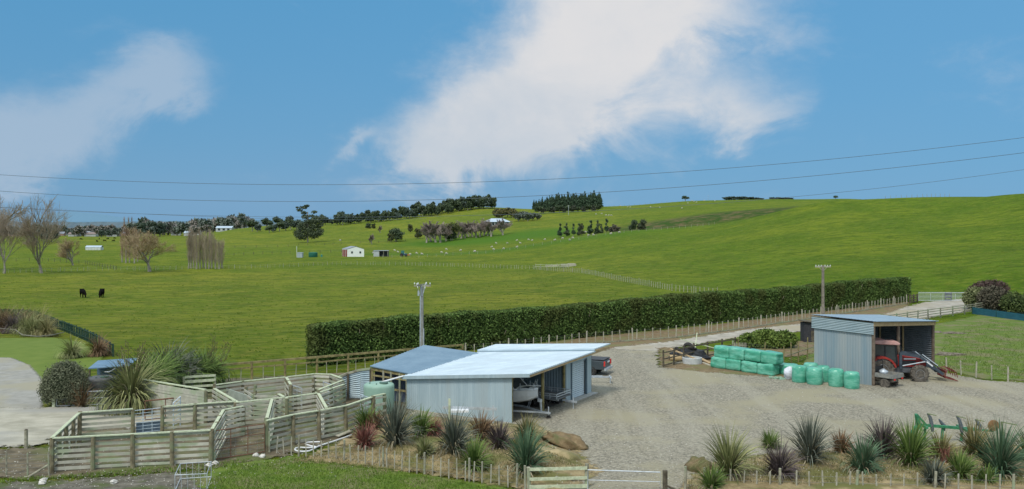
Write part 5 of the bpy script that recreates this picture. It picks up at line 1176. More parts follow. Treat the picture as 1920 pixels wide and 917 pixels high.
# ------------------------------------------------------------------ trees
BARK = mat('grey_bark', (.20,.18,.15), (.36,.33,.28), 3, .9)
TWIG = mat('winter_twigs', (.24,.19,.135), (.42,.34,.25), 3, .9, island=True)
TWIGR = mat('reddish_twigs', (.22,.135,.09), (.36,.24,.16), 3, .9, island=True)
TWIGP = mat('far_twigs', (.20,.165,.14), (.34,.28,.24), 3, .9, island=True)
def branches(h, trunk_r, depth, spread, up, seed=1, first=.2, ratio=.7, thin=.02, kids=(3, 4), width=None, curve=.12):
    rnd = random.Random(seed); tk = MB(); tw = MB(); L0 = h*first
    def grow(p, d, L, r, dep):
        pts = [p]; rad = [r]; q = p.copy(); dd = d.copy(); n = 4 if dep >= depth-1 else 3
        for k in range(n):
            dd = (dd+Vector((rnd.gauss(0, curve), rnd.gauss(0, curve), up*.2))).normalized(); q = q+dd*L/n; pts.append(q.copy()); rad.append(max(thin*.6, r*(1-.14*(k+1))))
        (tk if dep > depth-3 else tw).tube(pts, rad, 7 if dep == depth else (5 if dep > depth-2 else 3), False)
        if dep <= 0: return
        nk = rnd.randint(*kids)
        for i in range(nk):
            if i == 0: b = pts[-1]; s_ = spread*.35; dd2 = dd
            else:
                t = rnd.uniform(.45, .98) if dep == depth else rnd.uniform(.25, .98); f = t*n; k = min(n-1, int(f)); b = pts[k].lerp(pts[k+1], f-k); s_ = spread*rnd.uniform(.75, 1.35); dd2 = (pts[k+1]-pts[k]).normalized()
            side = dd2.orthogonal().normalized(); side.rotate(Matrix.Rotation(rnd.random()*6.28, 3, dd2)); nd = (dd2*math.cos(s_)+side*math.sin(s_)).normalized()
            if nd.z < -.1: nd.z *= -.5; nd.normalize()
            grow(b, nd, L*ratio*rnd.uniform(.75, 1.2)*(1.5 if dep == depth else 1), max(thin, r*(.72 if i == 0 else .5)), dep-1)
    grow(Vector((0, 0, -.2)), Vector((0, 0, 1)), L0, trunk_r, depth)
    allz = np.array([v[2] for v in tw.v]); kz = h/allz.max(); w = np.percentile(np.abs([v[0] for v in tw.v]), 96); kw = kz if width is None else (width/2)/w
    for mb in (tk, tw): mb.v = [(v[0]*kw, v[1]*kw, v[2]*kz) for v in mb.v]
    return tk, tw
def bare_tree(name, label, loc, h, tr, depth, spread, up, seed, bark=BARK, twig=TWIG, group=None, rz=0, **k):
    tk, tw = branches(h, tr, depth, spread, up, seed=seed, **k); t = thing(name, label, 'tree', loc, rz, group)
    tk.build('trunk', bark, t, True); tw.build('twigs', twig, t, True); return t
GOLD = mat('golden_twigs', (.25,.185,.10), (.44,.34,.20), 3, .9, island=True)
x, y, z = AT(78, 238); bare_tree('bare_tree', 'tall bare winter tree with upswept branches standing on the far fence line', (x, y, z), 21.5, .30, 6, .40, .42, 5, thin=.014, width=13.5, kids=(4, 4), curve=.09)
x, y, z = AT(8, 238); bare_tree('bare_tree', 'bare winter tree partly cut by the left edge of the view', (x, y, z), 19, .28, 6, .42, .4, 14, thin=.014, width=13, kids=(4, 4), curve=.09)
x, y, z = AT(-30, 250); bare_tree('bare_tree', 'bare winter tree just outside the left edge', (x, y, z), 22, .5, 6, .45, .4, 12, thin=.022, width=14)
x, y, z = AT(281, 245); bare_tree('bare_tree', 'wide spreading bare tree with golden brown twigs on the far fence line', (x, y, z), 13.0, .2, 6, .62, .24, 29, twig=GOLD, thin=.011, first=.13, ratio=.70, kids=(4, 4), width=13.5, curve=.12)
x, y, z = AT(137, 285); bare_tree('bare_tree', 'small round headed bare tree right of the tall one', (x, y, z), 9.4, .16, 5, .62, .28, 35, twig=GOLD, thin=.013, first=.12, kids=(4, 5), width=9, curve=.1)
# upright poplar prototypes (bare)
def poplar_proto(seed, h, twig=TWIG, bark=BARK, wd=1.0):
    rnd = random.Random(seed); tk = MB(); tw = MB(); tk.tube([(0, 0, -.3), (.05, 0, h*.35), (0, 0, h*.9)], [.24, .13, .02], 6, False)
    for i in range(95):
        z0 = h*rnd.uniform(.08, .8); a = rnd.random()*6.28; r = wd*(.3+1.1*rnd.random())*(1-.35*z0/h); L = h*rnd.uniform(.12, .34); c, s_ = math.cos(a), math.sin(a); zt_ = min(h*rnd.uniform(.9, 1.02), z0+L)
        tw.tube([(0, 0, z0), (c*r*.6, s_*r*.6, z0+(zt_-z0)*.35), (c*r, s_*r, zt_)], [.035, .024, .012], 3, False)
        for j in range(2): tw.tube([(c*r*.7, s_*r*.7, z0+(zt_-z0)*.5), (c*r*.7+rnd.gauss(0, .35), s_*r*.7+rnd.gauss(0, .35), zt_+rnd.uniform(-.2, .3))], [.018, .01], 3, False)
    return tk, tw
def tree_from(tk, tw, name, label, loc, bark, twig, group, s=1., rz=0): 
    t = thing(name, label, 'tree', loc, rz, group, s); tk.build('trunk', bark, t, True); tw.build('twigs', twig, t, True); return t
tk, tw = poplar_proto(3, 12, wd=1.1); x, y, z = AT(358, 262)
pp = tree_from(tk, tw, 'poplar_tree', 'slender bare poplar in the tight row on the far fence line', (x, y, z), BARK, TWIG, 'bare poplars in a tight row')
for i, px_ in enumerate((354, 363, 369, 375, 381, 386, 392, 397, 404, 411, 416)):
    x, y, z = AT(px_, 262+4*math.sin(i*2)); dup(pp, (x, y, z), i*1.1, (1.05, 1.05, random.uniform(.86, 1.02)*(.8 if px_ > 400 else 1)))
tk, tw = poplar_proto(5, 11); x, y, z = AT(236, 300); pq = tree_from(tk, tw, 'poplar_tree', 'slim reddish bare poplar beside the spreading golden tree', (x, y, z), BARK, TWIGR, 'reddish bare poplars', 1.15)
for px_, d_, s_ in ((243, 303, 1.1), (229, 306, 1.0), (252, 298, 1.15), (258, 310, 1.0)): x, y, z = AT(px_, d_); dup(pq, (x, y, z), px_, s_)
# fuzzy bare row on the hill shoulder
for i in range(3): pass
bt1 = bare_tree('bare_tree', 'bare grey twiggy tree in the row below the hilltop house', (0, 0, 0), 11.5, .2, 5, .4, .5, 41, twig=TWIGP, group='bare trees below the hilltop house', thin=.035, kids=(4, 5), first=.1, width=7)
first = True
for i, px_ in enumerate([800, 808, 817, 826, 836, 858, 865, 872, 879, 886, 893, 900, 907, 914, 921]):
    x, y, z = AT(px_, 535+6*math.sin(i*1.7)+(10 if px_ > 850 else -10)); sc_ = random.uniform(.85, 1.1)*(1.05 if px_ < 850 else .95)
    if first: bt1.location = (x, y, z); first = False
    else: dup(bt1, (x, y, z), i*.9, sc_)
x, y, z = AT(943, 540); dup(bt1, (x, y, z), 1., .95, 'lone reddish bare tree right of the bare row', 'bare trees below the hilltop house')
for a, d_, s_, lb in ((697, 520, .55, 'small bare bush like tree on the pasture left of the dark bushes'), (713, 640, .5, 'faint bare tree on the slope above the round bushes')):
    x, y, z = AT(a, d_); dup(bt1, (x, y, z), 2., s_, lb)

# leafy trees
def leafy(name, label, loc, lobes, n, size, mt, trunk_h, tr, group=None, bark=BARK, core=.6, extra=None):
    t = thing(name, label, 'tree', loc, 0, group); C, d = lobes_pts(lobes, n, .55); V, Fq = quads(C, rng.uniform(size*.6, size*1.3, len(C)), None, 1.5); np_obj('crown', V, Fq, mt, t)
    m = MB(); m.tube([(0, 0, -.4), (.1, 0, trunk_h*.5), (0, 0, trunk_h)], [tr*1.2, tr, tr*.7], 8)
    for l in lobes[:7]: m.tube([(0, 0, trunk_h*.55), (l[0]*.5, l[1]*.5, (trunk_h*.7+l[2])/2), (l[0], l[1], l[2])], [tr*.6, tr*.4, tr*.15], 5)
    m.build('trunk', bark, t, True)
    if core:
        m = MB()
        for i, l in enumerate(lobes): m.blob(l[:3], (l[3]*core, l[4]*core, l[5]*core), 8, .2, i)
        m.build('inner_growth', mat('tree_dark', (.02,.034,.02), (.04,.06,.032), 2, .95), t, True)  # dark core, its colour lightened to carry distance haze
    return t
x, y, z = AT(577, 545); k = y/F
eu = [(-4,0,3.4,3.6,4,2.6),(-7,1,5.2,2.6,3,2.3),(4,0,4.4,3.6,4,2.6),(8,0,6,2.6,3,2.4),(0,0,7.6,3.6,3.5,2.4),(-3.8,0,9.8,2.8,3,1.9),(4.6,0,9.6,3.2,3,2),(8.6,0,10.5,1.8,2,1.6),(.8,0,12.5,2.8,3,1.7),(6,0,13.2,2.6,2.5,1.6),(9.4,0,14.8,1.6,1.6,1.0),(-1.6,0,15.6,2.3,2.4,1.3),(2.6,0,16.2,1.6,1.8,1.0),(4.4,0,18.6,1.7,1.6,.9),(-2.8,0,18.2,1.8,2,1.0),(-5.6,0,20,1.9,1.6,.9),(-2.8,0,21.6,2.4,2,.9),(-.4,0,22.6,1.5,1.6,.7),(-7,0,21.6,1.3,1.2,.6)]
leafy('eucalyptus_tree', 'tall open crowned eucalyptus standing alone on the pasture', (x, y, z), [(a*.9, b, c*.97+.8, d*1.15, e*1.1, f*1.12) for a, b, c, d, e, f in eu], 6500, .6, leafmat('euc_leaf', (.03,.05,.028), (.15,.18,.10)), 19, .4, core=.45)
def grp(name, label, group, spots, proto_fns, cat='tree'):
    ps = []
    for i, (px_, d_, s_) in enumerate(spots):
        x, y, z = AT(px_, d_); k = i % len(proto_fns)
        if len(ps) <= k: t = proto_fns[k](); t.location = (x, y, z); t.scale = (s_, s_, s_) if not hasattr(s_, '__len__') else s_; t['label'] = label; t['group'] = group; ps.append(t)
        else: dup(ps[k], (x, y, z-.3), i*1.9, s_, label, group)
def mk_round(seed, r, h, mt, n=520, size=1.1, nm='leafy_tree'):
    def f():
        rr = random.Random(seed); lb = [(rr.uniform(-.55, .55)*r, rr.uniform(-.5, .5)*r, h*rr.uniform(.3, .82), r*rr.uniform(.4, .68), r*rr.uniform(.4, .65), h*rr.uniform(.14, .25)) for _ in range(7)]
        return leafy(nm, '', (0, 0, 0), lb, n, size, mt, h*.5, r*.07, core=.7)
    return f
def mk_bushy(seed, r, h, mt, n=800, size=.5, nm='shelter_tree'):
    def f():
        rr = random.Random(seed); lb = []
        for i in range(11): t = rr.random()**.8; w = r*(1-.62*t**1.5); lb.append((rr.uniform(-.45, .45)*w, rr.uniform(-.45, .45)*w, h*(.1+.8*t), w*rr.uniform(.4, .7), w*rr.uniform(.4, .7), h*rr.uniform(.07, .13)))
        return leafy(nm, '', (0, 0, 0), lb, n, size, mt, h*.75, r*.07, core=.6)
    return f
def mk_cone(seed, r, h, mt, n=420, size=.9, nm='conifer_tree', base=.06):
    def f():
        lb = [(.12*r*math.sin(i*2+seed), .12*r*math.cos(i*3+seed), h*(base+.08+(.88-base)*i/6), r*(1-(i/6.6)**1.7), r*(1-(i/6.6)**1.7), h*.12) for i in range(7)]
        return leafy(nm, '', (0, 0, 0), lb, n, size, mt, h*.8, r*.06, core=.75)
    return f
DKG = leafmat('far_dark_leaf', (.03,.052,.03), (.12,.155,.075)); DKB = leafmat('far_hazed_leaf', (.045,.07,.06), (.12,.155,.115)); CON = leafmat('conifer_leaf', (.025,.055,.035), (.09,.145,.075)); OLV = leafmat('far_olive_leaf', (.06,.07,.03), (.17,.16,.075)); BRN = leafmat('far_brown_leaf', (.10,.085,.065), (.20,.165,.13)); GRY = leafmat('far_grey_leaf', (.09,.11,.09), (.18,.2,.16))  # DKB has bluish distance haze mixed into its leaf colour
rs = random.Random(5)
sp = []
for px_ in np.arange(632, 925, 5.2):
    d_ = 800+(px_-632)/293*110+rs.uniform(-18, 18); sp.append((px_+rs.uniform(-1, 1), d_, rs.uniform(.85, 1.2)*(1.15 if px_ > 780 else .95)))
grp('leafy_tree', 'dark evergreen tree in the long belt along the left ridge', 'dark trees along the ridge belt', sp, [mk_round(1, 4.2, 10.5, DKG), mk_round(2, 3.6, 12, DKG), mk_round(3, 4.6, 9.5, DKB), mk_round(4, 3, 11.5, DKG)])
sp = []
for row, d0 in enumerate((815, 840, 865, 895)):
    for px_ in np.arange(1004-row*2+(row % 2)*3, 1127, 5.4): sp.append((px_+rs.uniform(-1.5, 1.5), d0, rs.uniform(.8, 1.08)*min(1, .55+.01*(px_-995))))
grp('conifer_tree', 'dark pine in the plantation on the central skyline', 'pines of the skyline plantation', sp, [mk_cone(1, 3.3, 14, CON), mk_cone(2, 2.9, 15.5, CON), mk_cone(3, 3.6, 13, CON)])
sp = [(px_+rs.uniform(-2, 2), 775, rs.uniform(.6, .85)) for px_ in np.arange(1012, 1124, 9.)]
grp('leafy_tree', 'low dark brown green tree along the foot of the pine plantation', 'trees at the foot of the plantation', sp, [mk_round(6, 5, 9, DKG), mk_round(7, 4.6, 8, leafmat('dusky_leaf', (.035,.045,.03), (.10,.105,.075)))])
sp = [(px_, 742+rs.uniform(-15, 15), s_) for px_, s_ in ((932, .95), (942, 1.0), (952, 1.0), (961, .95), (935, .8), (969, .7))]
grp('leafy_tree', 'ochre green tree behind the hilltop house', 'ochre trees behind the hilltop house', sp, [mk_round(8, 4.6, 9.5, leafmat('ochre_leaf', (.08,.09,.03), (.21,.18,.075)))])
sp = [(px_, 690+rs.uniform(-15, 15), s_) for px_, s_ in ((972, .85), (981, 1.0), (990, .95), (999, .85), (1008, .7))]
grp('leafy_tree', 'grey green rounded tree right of the hilltop house', 'grey green trees by the hilltop house', sp, [mk_round(9, 5.2, 9, GRY)])
sp = [(px_, 488+rs.uniform(-6, 6), s_) for px_, s_ in ((1050, .95), (1062, 1.0), (1075, .85), (1091, 1.1), (1107, 1.05), (1121, 1.15), (1137, 1.0), (1150, .85), (1086, .9), (1128, .8))]
grp('shelter_tree', 'dark bushy young conifer in the row in the central gully', 'young conifers in the gully', sp, [mk_bushy(11, 2.2, 8.2, CON), mk_bushy(12, 2.6, 7.4, DKG), mk_bushy(13, 2.0, 8.8, CON), mk_bushy(14, 2.5, 6.6, leafmat('dusk_leaf', (.045,.055,.035), (.14,.145,.09)))])
sp = [(1156, 470, .9), (1147, 478, 1.0)]; grp('leafy_tree', 'greyish bushy tree at the right end of the gully conifers', 'greyish trees in the gully', sp, [mk_round(14, 2.4, 5.5, BRN, 600, .45)])
sp = [(1187, 462, 1.0), (1203, 462, 1.05)]; grp('leafy_tree', 'dark round topped tree of the lone pair on the shoulder of the hill', 'lone pair of dark trees', sp, [mk_round(15, 2.4, 7.2, DKG, 800, .5), mk_round(16, 2.8, 7.2, leafmat('dusk_leaf', (.035,.05,.035), (.11,.12,.085)), 800, .5)])
sp = [(742, 545, 1.05), (733, 540, .7), (838, 555, 1.0), (785, 560, .9), (845, 530, .9), (700, 700, .6), (690, 705, .6), (770, 640, .8)]
grp('leafy_tree', 'dark green bush or tree dotted on the middle pasture slope', 'dotted trees on the pasture slope', sp, [mk_round(17, 4.8, 8, DKG, 1000, .7), mk_round(18, 3.6, 8, leafmat('mid_olive_leaf', (.05,.065,.02), (.16,.16,.06)), 900, .6)])
x, y, z = AT(848, 530); leafy('leafy_tree', 'olive crowned tree with a bare trunk among the bare row', (x, y, z), [(0,0,8,5,4,3),(-3,0,6.5,3,3,2),(3,0,7,3,3,2.2)], 1200, .6, leafmat('mid_olive_leaf', (.05,.065,.02)), 5.5, .3)
sp = [(px_, d_, s_) for px_, d_, s_ in ((473, 760, 1.0), (482, 740, .8), (500, 800, 1.1), (512, 720, .8), (524, 730, .9), (536, 740, 1.0), (545, 760, 1.0), (556, 740, 1.1), (600, 830, 1.1), (610, 830, .95), (590, 800, 1.), (622, 830, .7), (520, 860, 1.1), (540, 880, 1.2), (505, 700, .7), (570, 700, 1.))]
grp('leafy_tree', 'dark rounded tree on the low rise left of the eucalyptus', 'dark trees left of the eucalyptus', sp, [mk_round(21, 5.2, 9.5, DKG, 600, 1.), mk_round(22, 4.4, 8.5, DKB, 600, 1.)])
# plain: mixed belt left
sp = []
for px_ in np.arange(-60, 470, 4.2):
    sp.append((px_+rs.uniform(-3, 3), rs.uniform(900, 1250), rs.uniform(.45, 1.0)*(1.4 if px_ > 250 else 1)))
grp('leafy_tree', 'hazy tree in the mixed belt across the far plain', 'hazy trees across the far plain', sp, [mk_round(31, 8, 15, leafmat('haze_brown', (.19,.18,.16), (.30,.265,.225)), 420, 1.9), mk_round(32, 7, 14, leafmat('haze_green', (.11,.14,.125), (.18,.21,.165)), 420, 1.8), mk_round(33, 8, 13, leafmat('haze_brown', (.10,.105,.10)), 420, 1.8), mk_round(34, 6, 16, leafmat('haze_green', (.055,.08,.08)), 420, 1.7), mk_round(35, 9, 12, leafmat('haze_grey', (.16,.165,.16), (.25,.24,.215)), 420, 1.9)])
sp = [(22, 900, .8), (88, 640, .9), (97, 650, .8), (263, 900, 1.2), (290, 930, 1.3), (300, 940, 1.2), (366, 900, .9), (205, 900, .6), (190, 890, .6)]
grp('leafy_tree', 'dark solid tree standing out on the far plain', 'dark trees on the far plain', sp, [mk_round(36, 6, 13, DKB, 600, 1.1)])
for a, b, d_ in ((233, 11, 1000), (241, 13, 1010), (247, 12, 1000)):
    x, y, z = AT(a, d_); dup(pq, (x, y, z), a, (1.2, 1.2, 2.0), 'spire like bare poplar on the far plain', 'distant spire poplars')
# skyline trees right
x, y, z = AT(1285, 880); leafy('leafy_tree', 'wind bent tree alone on the skyline', (x, y, z), [(-1,0,4.2,2.6,2,1.6),(2,0,3.4,2.4,2,1.2),(-3,0,3.2,1,1,.8)], 350, .7, DKG, 3, .3)
sp = [(px_, 905, (1.25, 1.25, s_)) for px_, s_ in ((1362, .75), (1369, .85), (1377, .85), (1385, .8), (1393, .8), (1401, .7), (1410, .7), (1417, .6), (1426, .5), (1449, .65), (1457, .65), (1465, .6), (1473, .6), (1481, .5))]
grp('leafy_tree', 'low flat topped tree in the windswept clumps on the right skyline', 'windswept skyline trees', sp, [mk_round(41, 4, 6.0, DKB, 260, .9)])
x, y, z = AT(1567, 860); leafy('leafy_tree', 'tiny dark bush on the skyline near the crest of the big hill', (x, y, z+.5), [(0,0,1.8,2.6,2,1.2)], 150, .7, DKG, 1.5, .2)

# distant woodland band and hills
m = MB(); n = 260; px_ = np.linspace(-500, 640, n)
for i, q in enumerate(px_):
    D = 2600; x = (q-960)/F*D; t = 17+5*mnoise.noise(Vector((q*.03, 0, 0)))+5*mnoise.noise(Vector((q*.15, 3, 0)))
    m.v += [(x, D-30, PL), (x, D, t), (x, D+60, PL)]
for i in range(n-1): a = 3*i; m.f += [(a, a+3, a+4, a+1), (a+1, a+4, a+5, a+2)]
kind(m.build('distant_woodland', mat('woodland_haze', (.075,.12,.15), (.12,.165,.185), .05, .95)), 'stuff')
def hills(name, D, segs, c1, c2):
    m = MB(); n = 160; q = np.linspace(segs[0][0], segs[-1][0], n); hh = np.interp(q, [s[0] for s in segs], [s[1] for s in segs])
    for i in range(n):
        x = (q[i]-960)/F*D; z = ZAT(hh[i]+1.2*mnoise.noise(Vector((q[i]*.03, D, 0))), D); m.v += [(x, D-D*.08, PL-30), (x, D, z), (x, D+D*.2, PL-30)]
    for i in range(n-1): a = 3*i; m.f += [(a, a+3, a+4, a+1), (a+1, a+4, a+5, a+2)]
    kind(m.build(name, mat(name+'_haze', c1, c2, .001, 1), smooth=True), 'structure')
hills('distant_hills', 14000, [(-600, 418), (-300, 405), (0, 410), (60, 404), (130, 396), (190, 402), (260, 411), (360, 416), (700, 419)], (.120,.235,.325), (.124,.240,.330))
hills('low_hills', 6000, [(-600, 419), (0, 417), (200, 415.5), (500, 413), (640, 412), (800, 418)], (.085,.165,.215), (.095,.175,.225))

# ------------------------------------------------------------------ far buildings
def gable(name, label, px_, D, w, d, hw, hr, wall, roof, group=None, rz=0, red=False, windows=()):
    x, y, z = AT(px_, D); t = thing(name, label, 'shed' if 'shed' in name or 'barn' in name else 'house', (x, y, z), rz, group)
    m = MB(); m.prism([(-w/2, -1), (w/2, -1), (w/2, hw), (-w/2, hw)], -d/2, d/2); m.add([(-w/2, -d/2, hw), (-w/2, d/2, hw), (-w/2, 0, hr-.05), (w/2, -d/2, hw), (w/2, d/2, hw), (w/2, 0, hr-.05)], [(0, 1, 2), (3, 5, 4)]); m.build('wall', wall, t, True)
    m = MB(); e = .35; m.add([(-w/2-e, -d/2-e, hw-.1), (w/2+e, -d/2-e, hw-.1), (w/2+e, 0, hr), (-w/2-e, 0, hr), (-w/2-e, d/2+e, hw-.1), (w/2+e, d/2+e, hw-.1)], [(0,1,2,3),(3,2,5,4)]); m.build('roof', roof, t, True)
    for (fx, fz, fw, fh) in windows:
        m = MB(); m.box((fx, -d/2-.04, fz), (fw, .06, fh)); m.build('window', GLASS, t, True)
    return t
WW = mat('far_white_wall', (.38,.41,.41), (.46,.49,.49), 1, .7); GR = mat('far_grey_roof', (.22,.25,.29), (.3,.33,.37), 1, .6); LB = mat('far_blue_white_roof', (.38,.47,.55), (.46,.55,.62), 1, .5)
x, y, z = AT(662, 352); ws = thing('white_shed', 'white gabled shed with red doors alone in the middle pasture', 'shed', (x, y, z), R(0))
gw, gd, hw, hr = 6.6, 5.0, 3.1, 4.1     # gable end faces the camera, side wall with red doors recedes to the left
m = MB(); m.add([(-2.2,0,-.5),(4.4,0,-.5),(4.4,0,hw),(1.1,0,hr),(-2.2,0,hw),(-5.0,3.4,-.5),(-5.0,3.4,hw),(1.6,3.6,-.5),(1.6,3.6,hw),(-1.7,3.6,hr)], [(0,1,2,3,4),(5,0,4,6),(1,7,8,2),(7,5,6,9,8)]); m.build('wall', mat('shed_white', (.66,.70,.66), (.74,.78,.74), 1, .6), ws, True)
m = MB(); m.add([(-2.3,-.15,hw),(1.1,-.15,hr+.1),(-1.8,3.7,hr+.1),(-5.2,3.5,hw),(4.5,-.15,hw),(1.7,3.7,hw)], [(0,1,2,3),(1,4,5,2)]); m.build('roof', GR, ws, True)
for a, b in ((.08, .34), (.4, .64), (.7, .94)):
    p0 = Vector((-2.2, 0, 0)).lerp(Vector((-5.0, 3.4, 0)), a); p1 = Vector((-2.2, 0, 0)).lerp(Vector((-5.0, 3.4, 0)), b); of = Vector((-.05, -.04, 0)); m = MB(); m.add([tuple(p0+of), tuple(p1+of), tuple(p1+of+Vector((0,0,2.8))), tuple(p0+of+Vector((0,0,2.8)))], [(0,1,2,3)]); m.build('door', mat('door_red', (.20,.05,.04), (.26,.07,.06), 2), ws, True)
for q in (-.4, 2.9): m = MB(); m.box((q, -.04, 1.75), (.7, .06, .8)); m.build('window', GLASS, ws, True)
x, y, z = AT(715, 360); os_ = thing('open_shelter', 'small open fronted shelter right of the white gabled shed', 'shelter', (x, y, z))
m = MB(); m.box((-1.9, 0, 1.1), (2.2, 2.5, 2.4)); m.build('store_room', mat('store_grey', (.38,.42,.42), (.44,.48,.48), 1), os_, True)
m = MB(); m.box((1.0, 1.2, 1.1), (3.6, .1, 2.3)); m.box((2.8, 0, 1.1), (.1, 2.4, 2.3)); m.build('back_wall', mat('shade_iron', (.07,.08,.09)), os_, True)
m = MB(); m.box((0, 0, 2.4), (6.2, 2.8, .12), 0, Matrix.Rotation(.03, 3, 'X')); m.build('roof', GR, os_, True)
for q in (-.7, 1.1, 2.75): m = MB(); m.box((q, -1.2, 1.1), (.14, .14, 2.4)); m.build('post', WOOD, os_, True)
x, y, z = AT(756, 362); t2 = thing('blue_tractor', 'small blue green tractor parked far off beside the open shelter', 'tractor', (x, y, z))
m = MB(); m.box((.2, 0, .9), (2.6, .8, .7)); m.build('body', mat('far_blue', (.03,.10,.16), (.05,.14,.2), 2), t2, True); m = MB(); m.box((-.2, 0, 1.8), (1.2, 1.2, 1.2)); m.build('cab', mat('far_teal', (.03,.14,.14), (.05,.18,.17), 2), t2, True)
for q, r_ in ((-.6, .7), (1.2, .5)):
    for sy in (-.7, .7): m = MB(); m.lathe([(r_, -.15), (r_, .15)], (q, sy, r_), 14, 'y'); m.build('wheel', RUBBER, t2, True)
m = MB(); m.box((2.2, 0, .7), (.8, 1., .5)); m.build('implement', mat('far_orange', (.4,.13,.04), (.45,.16,.05), 2), t2, True)
x, y, z = AT(587, 352); tank('water_tank', 'dark green round tank on the far pasture left of the white shed', (x, y, z), 1.75, 1.95, mat('tank_far_green', (.015,.11,.075), (.025,.14,.095), 1), lid=False)
x, y, z = AT(563, 350); mt_ = thing('box_tank', 'small grey cube shed with a mast left of the dark green tank', 'hut', (x, y, z)); m = MB(); m.box((0, 0, .9), (2.0, 2.0, 1.9)); m.build('wall', mat('hut_grey', (.3,.36,.38), (.38,.44,.46), 1), mt_, True); m = MB(); m.box((0, 0, 1.9), (2.2, 2.2, .1)); m.build('roof', LB, mt_, True); m = MB(); m.tube([(-1.4, 0, 0), (-1.4, 0, 4.5)], .08, 6); m.build('mast', WHITE, mt_, True)
x, y, z = AT(603, 352); tank('drum_tank', 'tiny teal drum right of the dark green round tank', (x, y, z), .35, .9, mat('tank_teal', (.03,.2,.17)), lid=False)
# hilltop house, hipped roof and veranda
x, y, z = AT(932, 628); hh_ = thing('hilltop_house', 'white homestead with a broad pale blue hipped roof on the central hill', 'house', (x, y, z))
m = MB(); m.box((0, 0, 1.3), (17, 9, 3.0)); m.build('wall', WW, hh_, True)
m = MB(); m.add([(-10.2,-6.2,2.7),(10.2,-6.2,2.7),(10.2,6.2,2.7),(-10.2,6.2,2.7),(-4,0,5.2),(4,0,5.2)], [(0,1,5,4),(1,2,5),(2,3,4,5),(3,0,4)]); m.build('roof', LB, hh_, True)
for i in range(7): m = MB(); m.box((-7.2+2.4*i, -4.55, 1.4), (1.5, .1, 1.6 if i % 2 else 2.2)); m.build('window' if i != 3 else 'door', GLASS, hh_, True)
for i in range(6): m = MB(); m.box((-9.2+3.68*i, -5.6, 1.2), (.2, .2, 3.0)); m.build('veranda_post', WHITE, hh_, True)
gable('low_barn', 'long white barn with a pale blue roof at the foot of the far hills', 422, 950, 17, 9, 3.2, 5.2, WW, LB, windows=((-5, 1.5, 2.5, 2), (0, 1.5, 2.5, 2), (5, 1.5, 2.5, 2)))
gable('low_barn', 'smaller white barn left of the long pale blue roofed barn', 368, 960, 9, 7, 3, 4.6, WW, LB)
gable('low_barn', 'small white outbuilding left of the smaller white barn', 352, 965, 6, 6, 3.2, 5.2, WW, LB)
x, y, z = AT(177, 455); gh = thing('plastic_greenhouse', 'long low translucent greenhouse on the plain behind the small round tree', 'greenhouse', (x, y, z)); m = MB(); m.prism([(-4, 0), (4, 0), (4, 1.5), (-4, 1.5)], -1.5, 1.5); m.build('wall', mat('gh_wall', (.5,.55,.52), (.6,.64,.6), 1, .4), gh, True); m = MB(); m.add([(-4.1,-1.6,1.5),(4.1,-1.6,1.5),(4.1,0,2.3),(-4.1,0,2.3),(4.1,1.6,1.5),(-4.1,1.6,1.5)], [(0,1,2,3),(3,2,4,5)]); m.build('roof', LB, gh, True)
for i in range(6): m = MB(); m.box((-3.9+1.56*i, -1.54, .75), (.1, .06, 1.5)); m.build('frame_post', GALV, gh, True)
for i, px_ in enumerate((30, 46, 100, 112, 127, 140, 150, 161, 172, 183, 196, 214, 240, 330)):
    gable('village_house', 'tiny pale roofed house of the village on the far plain', px_, 990+60*math.sin(i*2.1), rs.uniform(8, 14), 8, 2.6, 4.6, WW if i % 3 else mat('far_brick', (.25,.17,.14)), (GR, mat('far_pale_roof', (.26,.29,.32), (.34,.37,.4), 1), mat('far_brown_roof', (.2,.16,.14)))[i % 3], 'village houses on the far plain', rs.uniform(-.5, .5))
x, y, z = AT(1066, 730); pl = thing('power_pole', 'thin pale pole in front of the pine plantation', 'power pole', (x, y, z)); m = MB(); m.tube([(0, 0, 0), (0, 0, 8)], .16, 6); m.build('pole', GALV, pl, True); m = MB(); m.bar((-.9, 0, 7.7), (.9, 0, 7.7), .12, .12); m.build('crossarm', GALV, pl, True)
x, y, z = AT(1328, 890); pl = thing('lattice_mast', 'faint thin mast on the skyline right of the wind bent tree', 'mast', (x, y, z)); m = MB(); m.tube([(-.8, 0, 0), (0, 0, 6), (.8, 0, 0)], .07, 5); m.build('leg', GALV, pl, True); m = MB(); m.bar((-1.2, 0, 4.6), (1.2, 0, 4.6), .1, .1); m.build('crossarm', GALV, pl, True)
x, y, z = G(1060, 502); yr = fence('sheep_pen', 'small pale railed sheep pen on the far paddock fence', [G(1004, 502)[:2], G(1045, 502)[:2], G(1066, 503)[:2]], 3, 1.1, .08, rails=(.4, .9), rail=(.05, .12), rmat=WOODL, cat='pen')
for a, b, sz, lb in ((1036, 499.5, (4.2, .6, .3), 'long low trough by the far sheep pen'), (1066, 500, (4.2, 1.6, .75), 'pale heap of timber at the right end of the far sheep pen')):
    x, y, z = G(a, b); m = MB(); m.box((0, 0, sz[2]/2), sz); m.box((sz[0]*.2, 0, sz[2]*.8), (sz[0]*.5, sz[1]*.7, sz[2]*.8), .1); o = m.build('timber_pile', BATTEN); o.location = (x, y, z); tag(o, lb, 'pile')

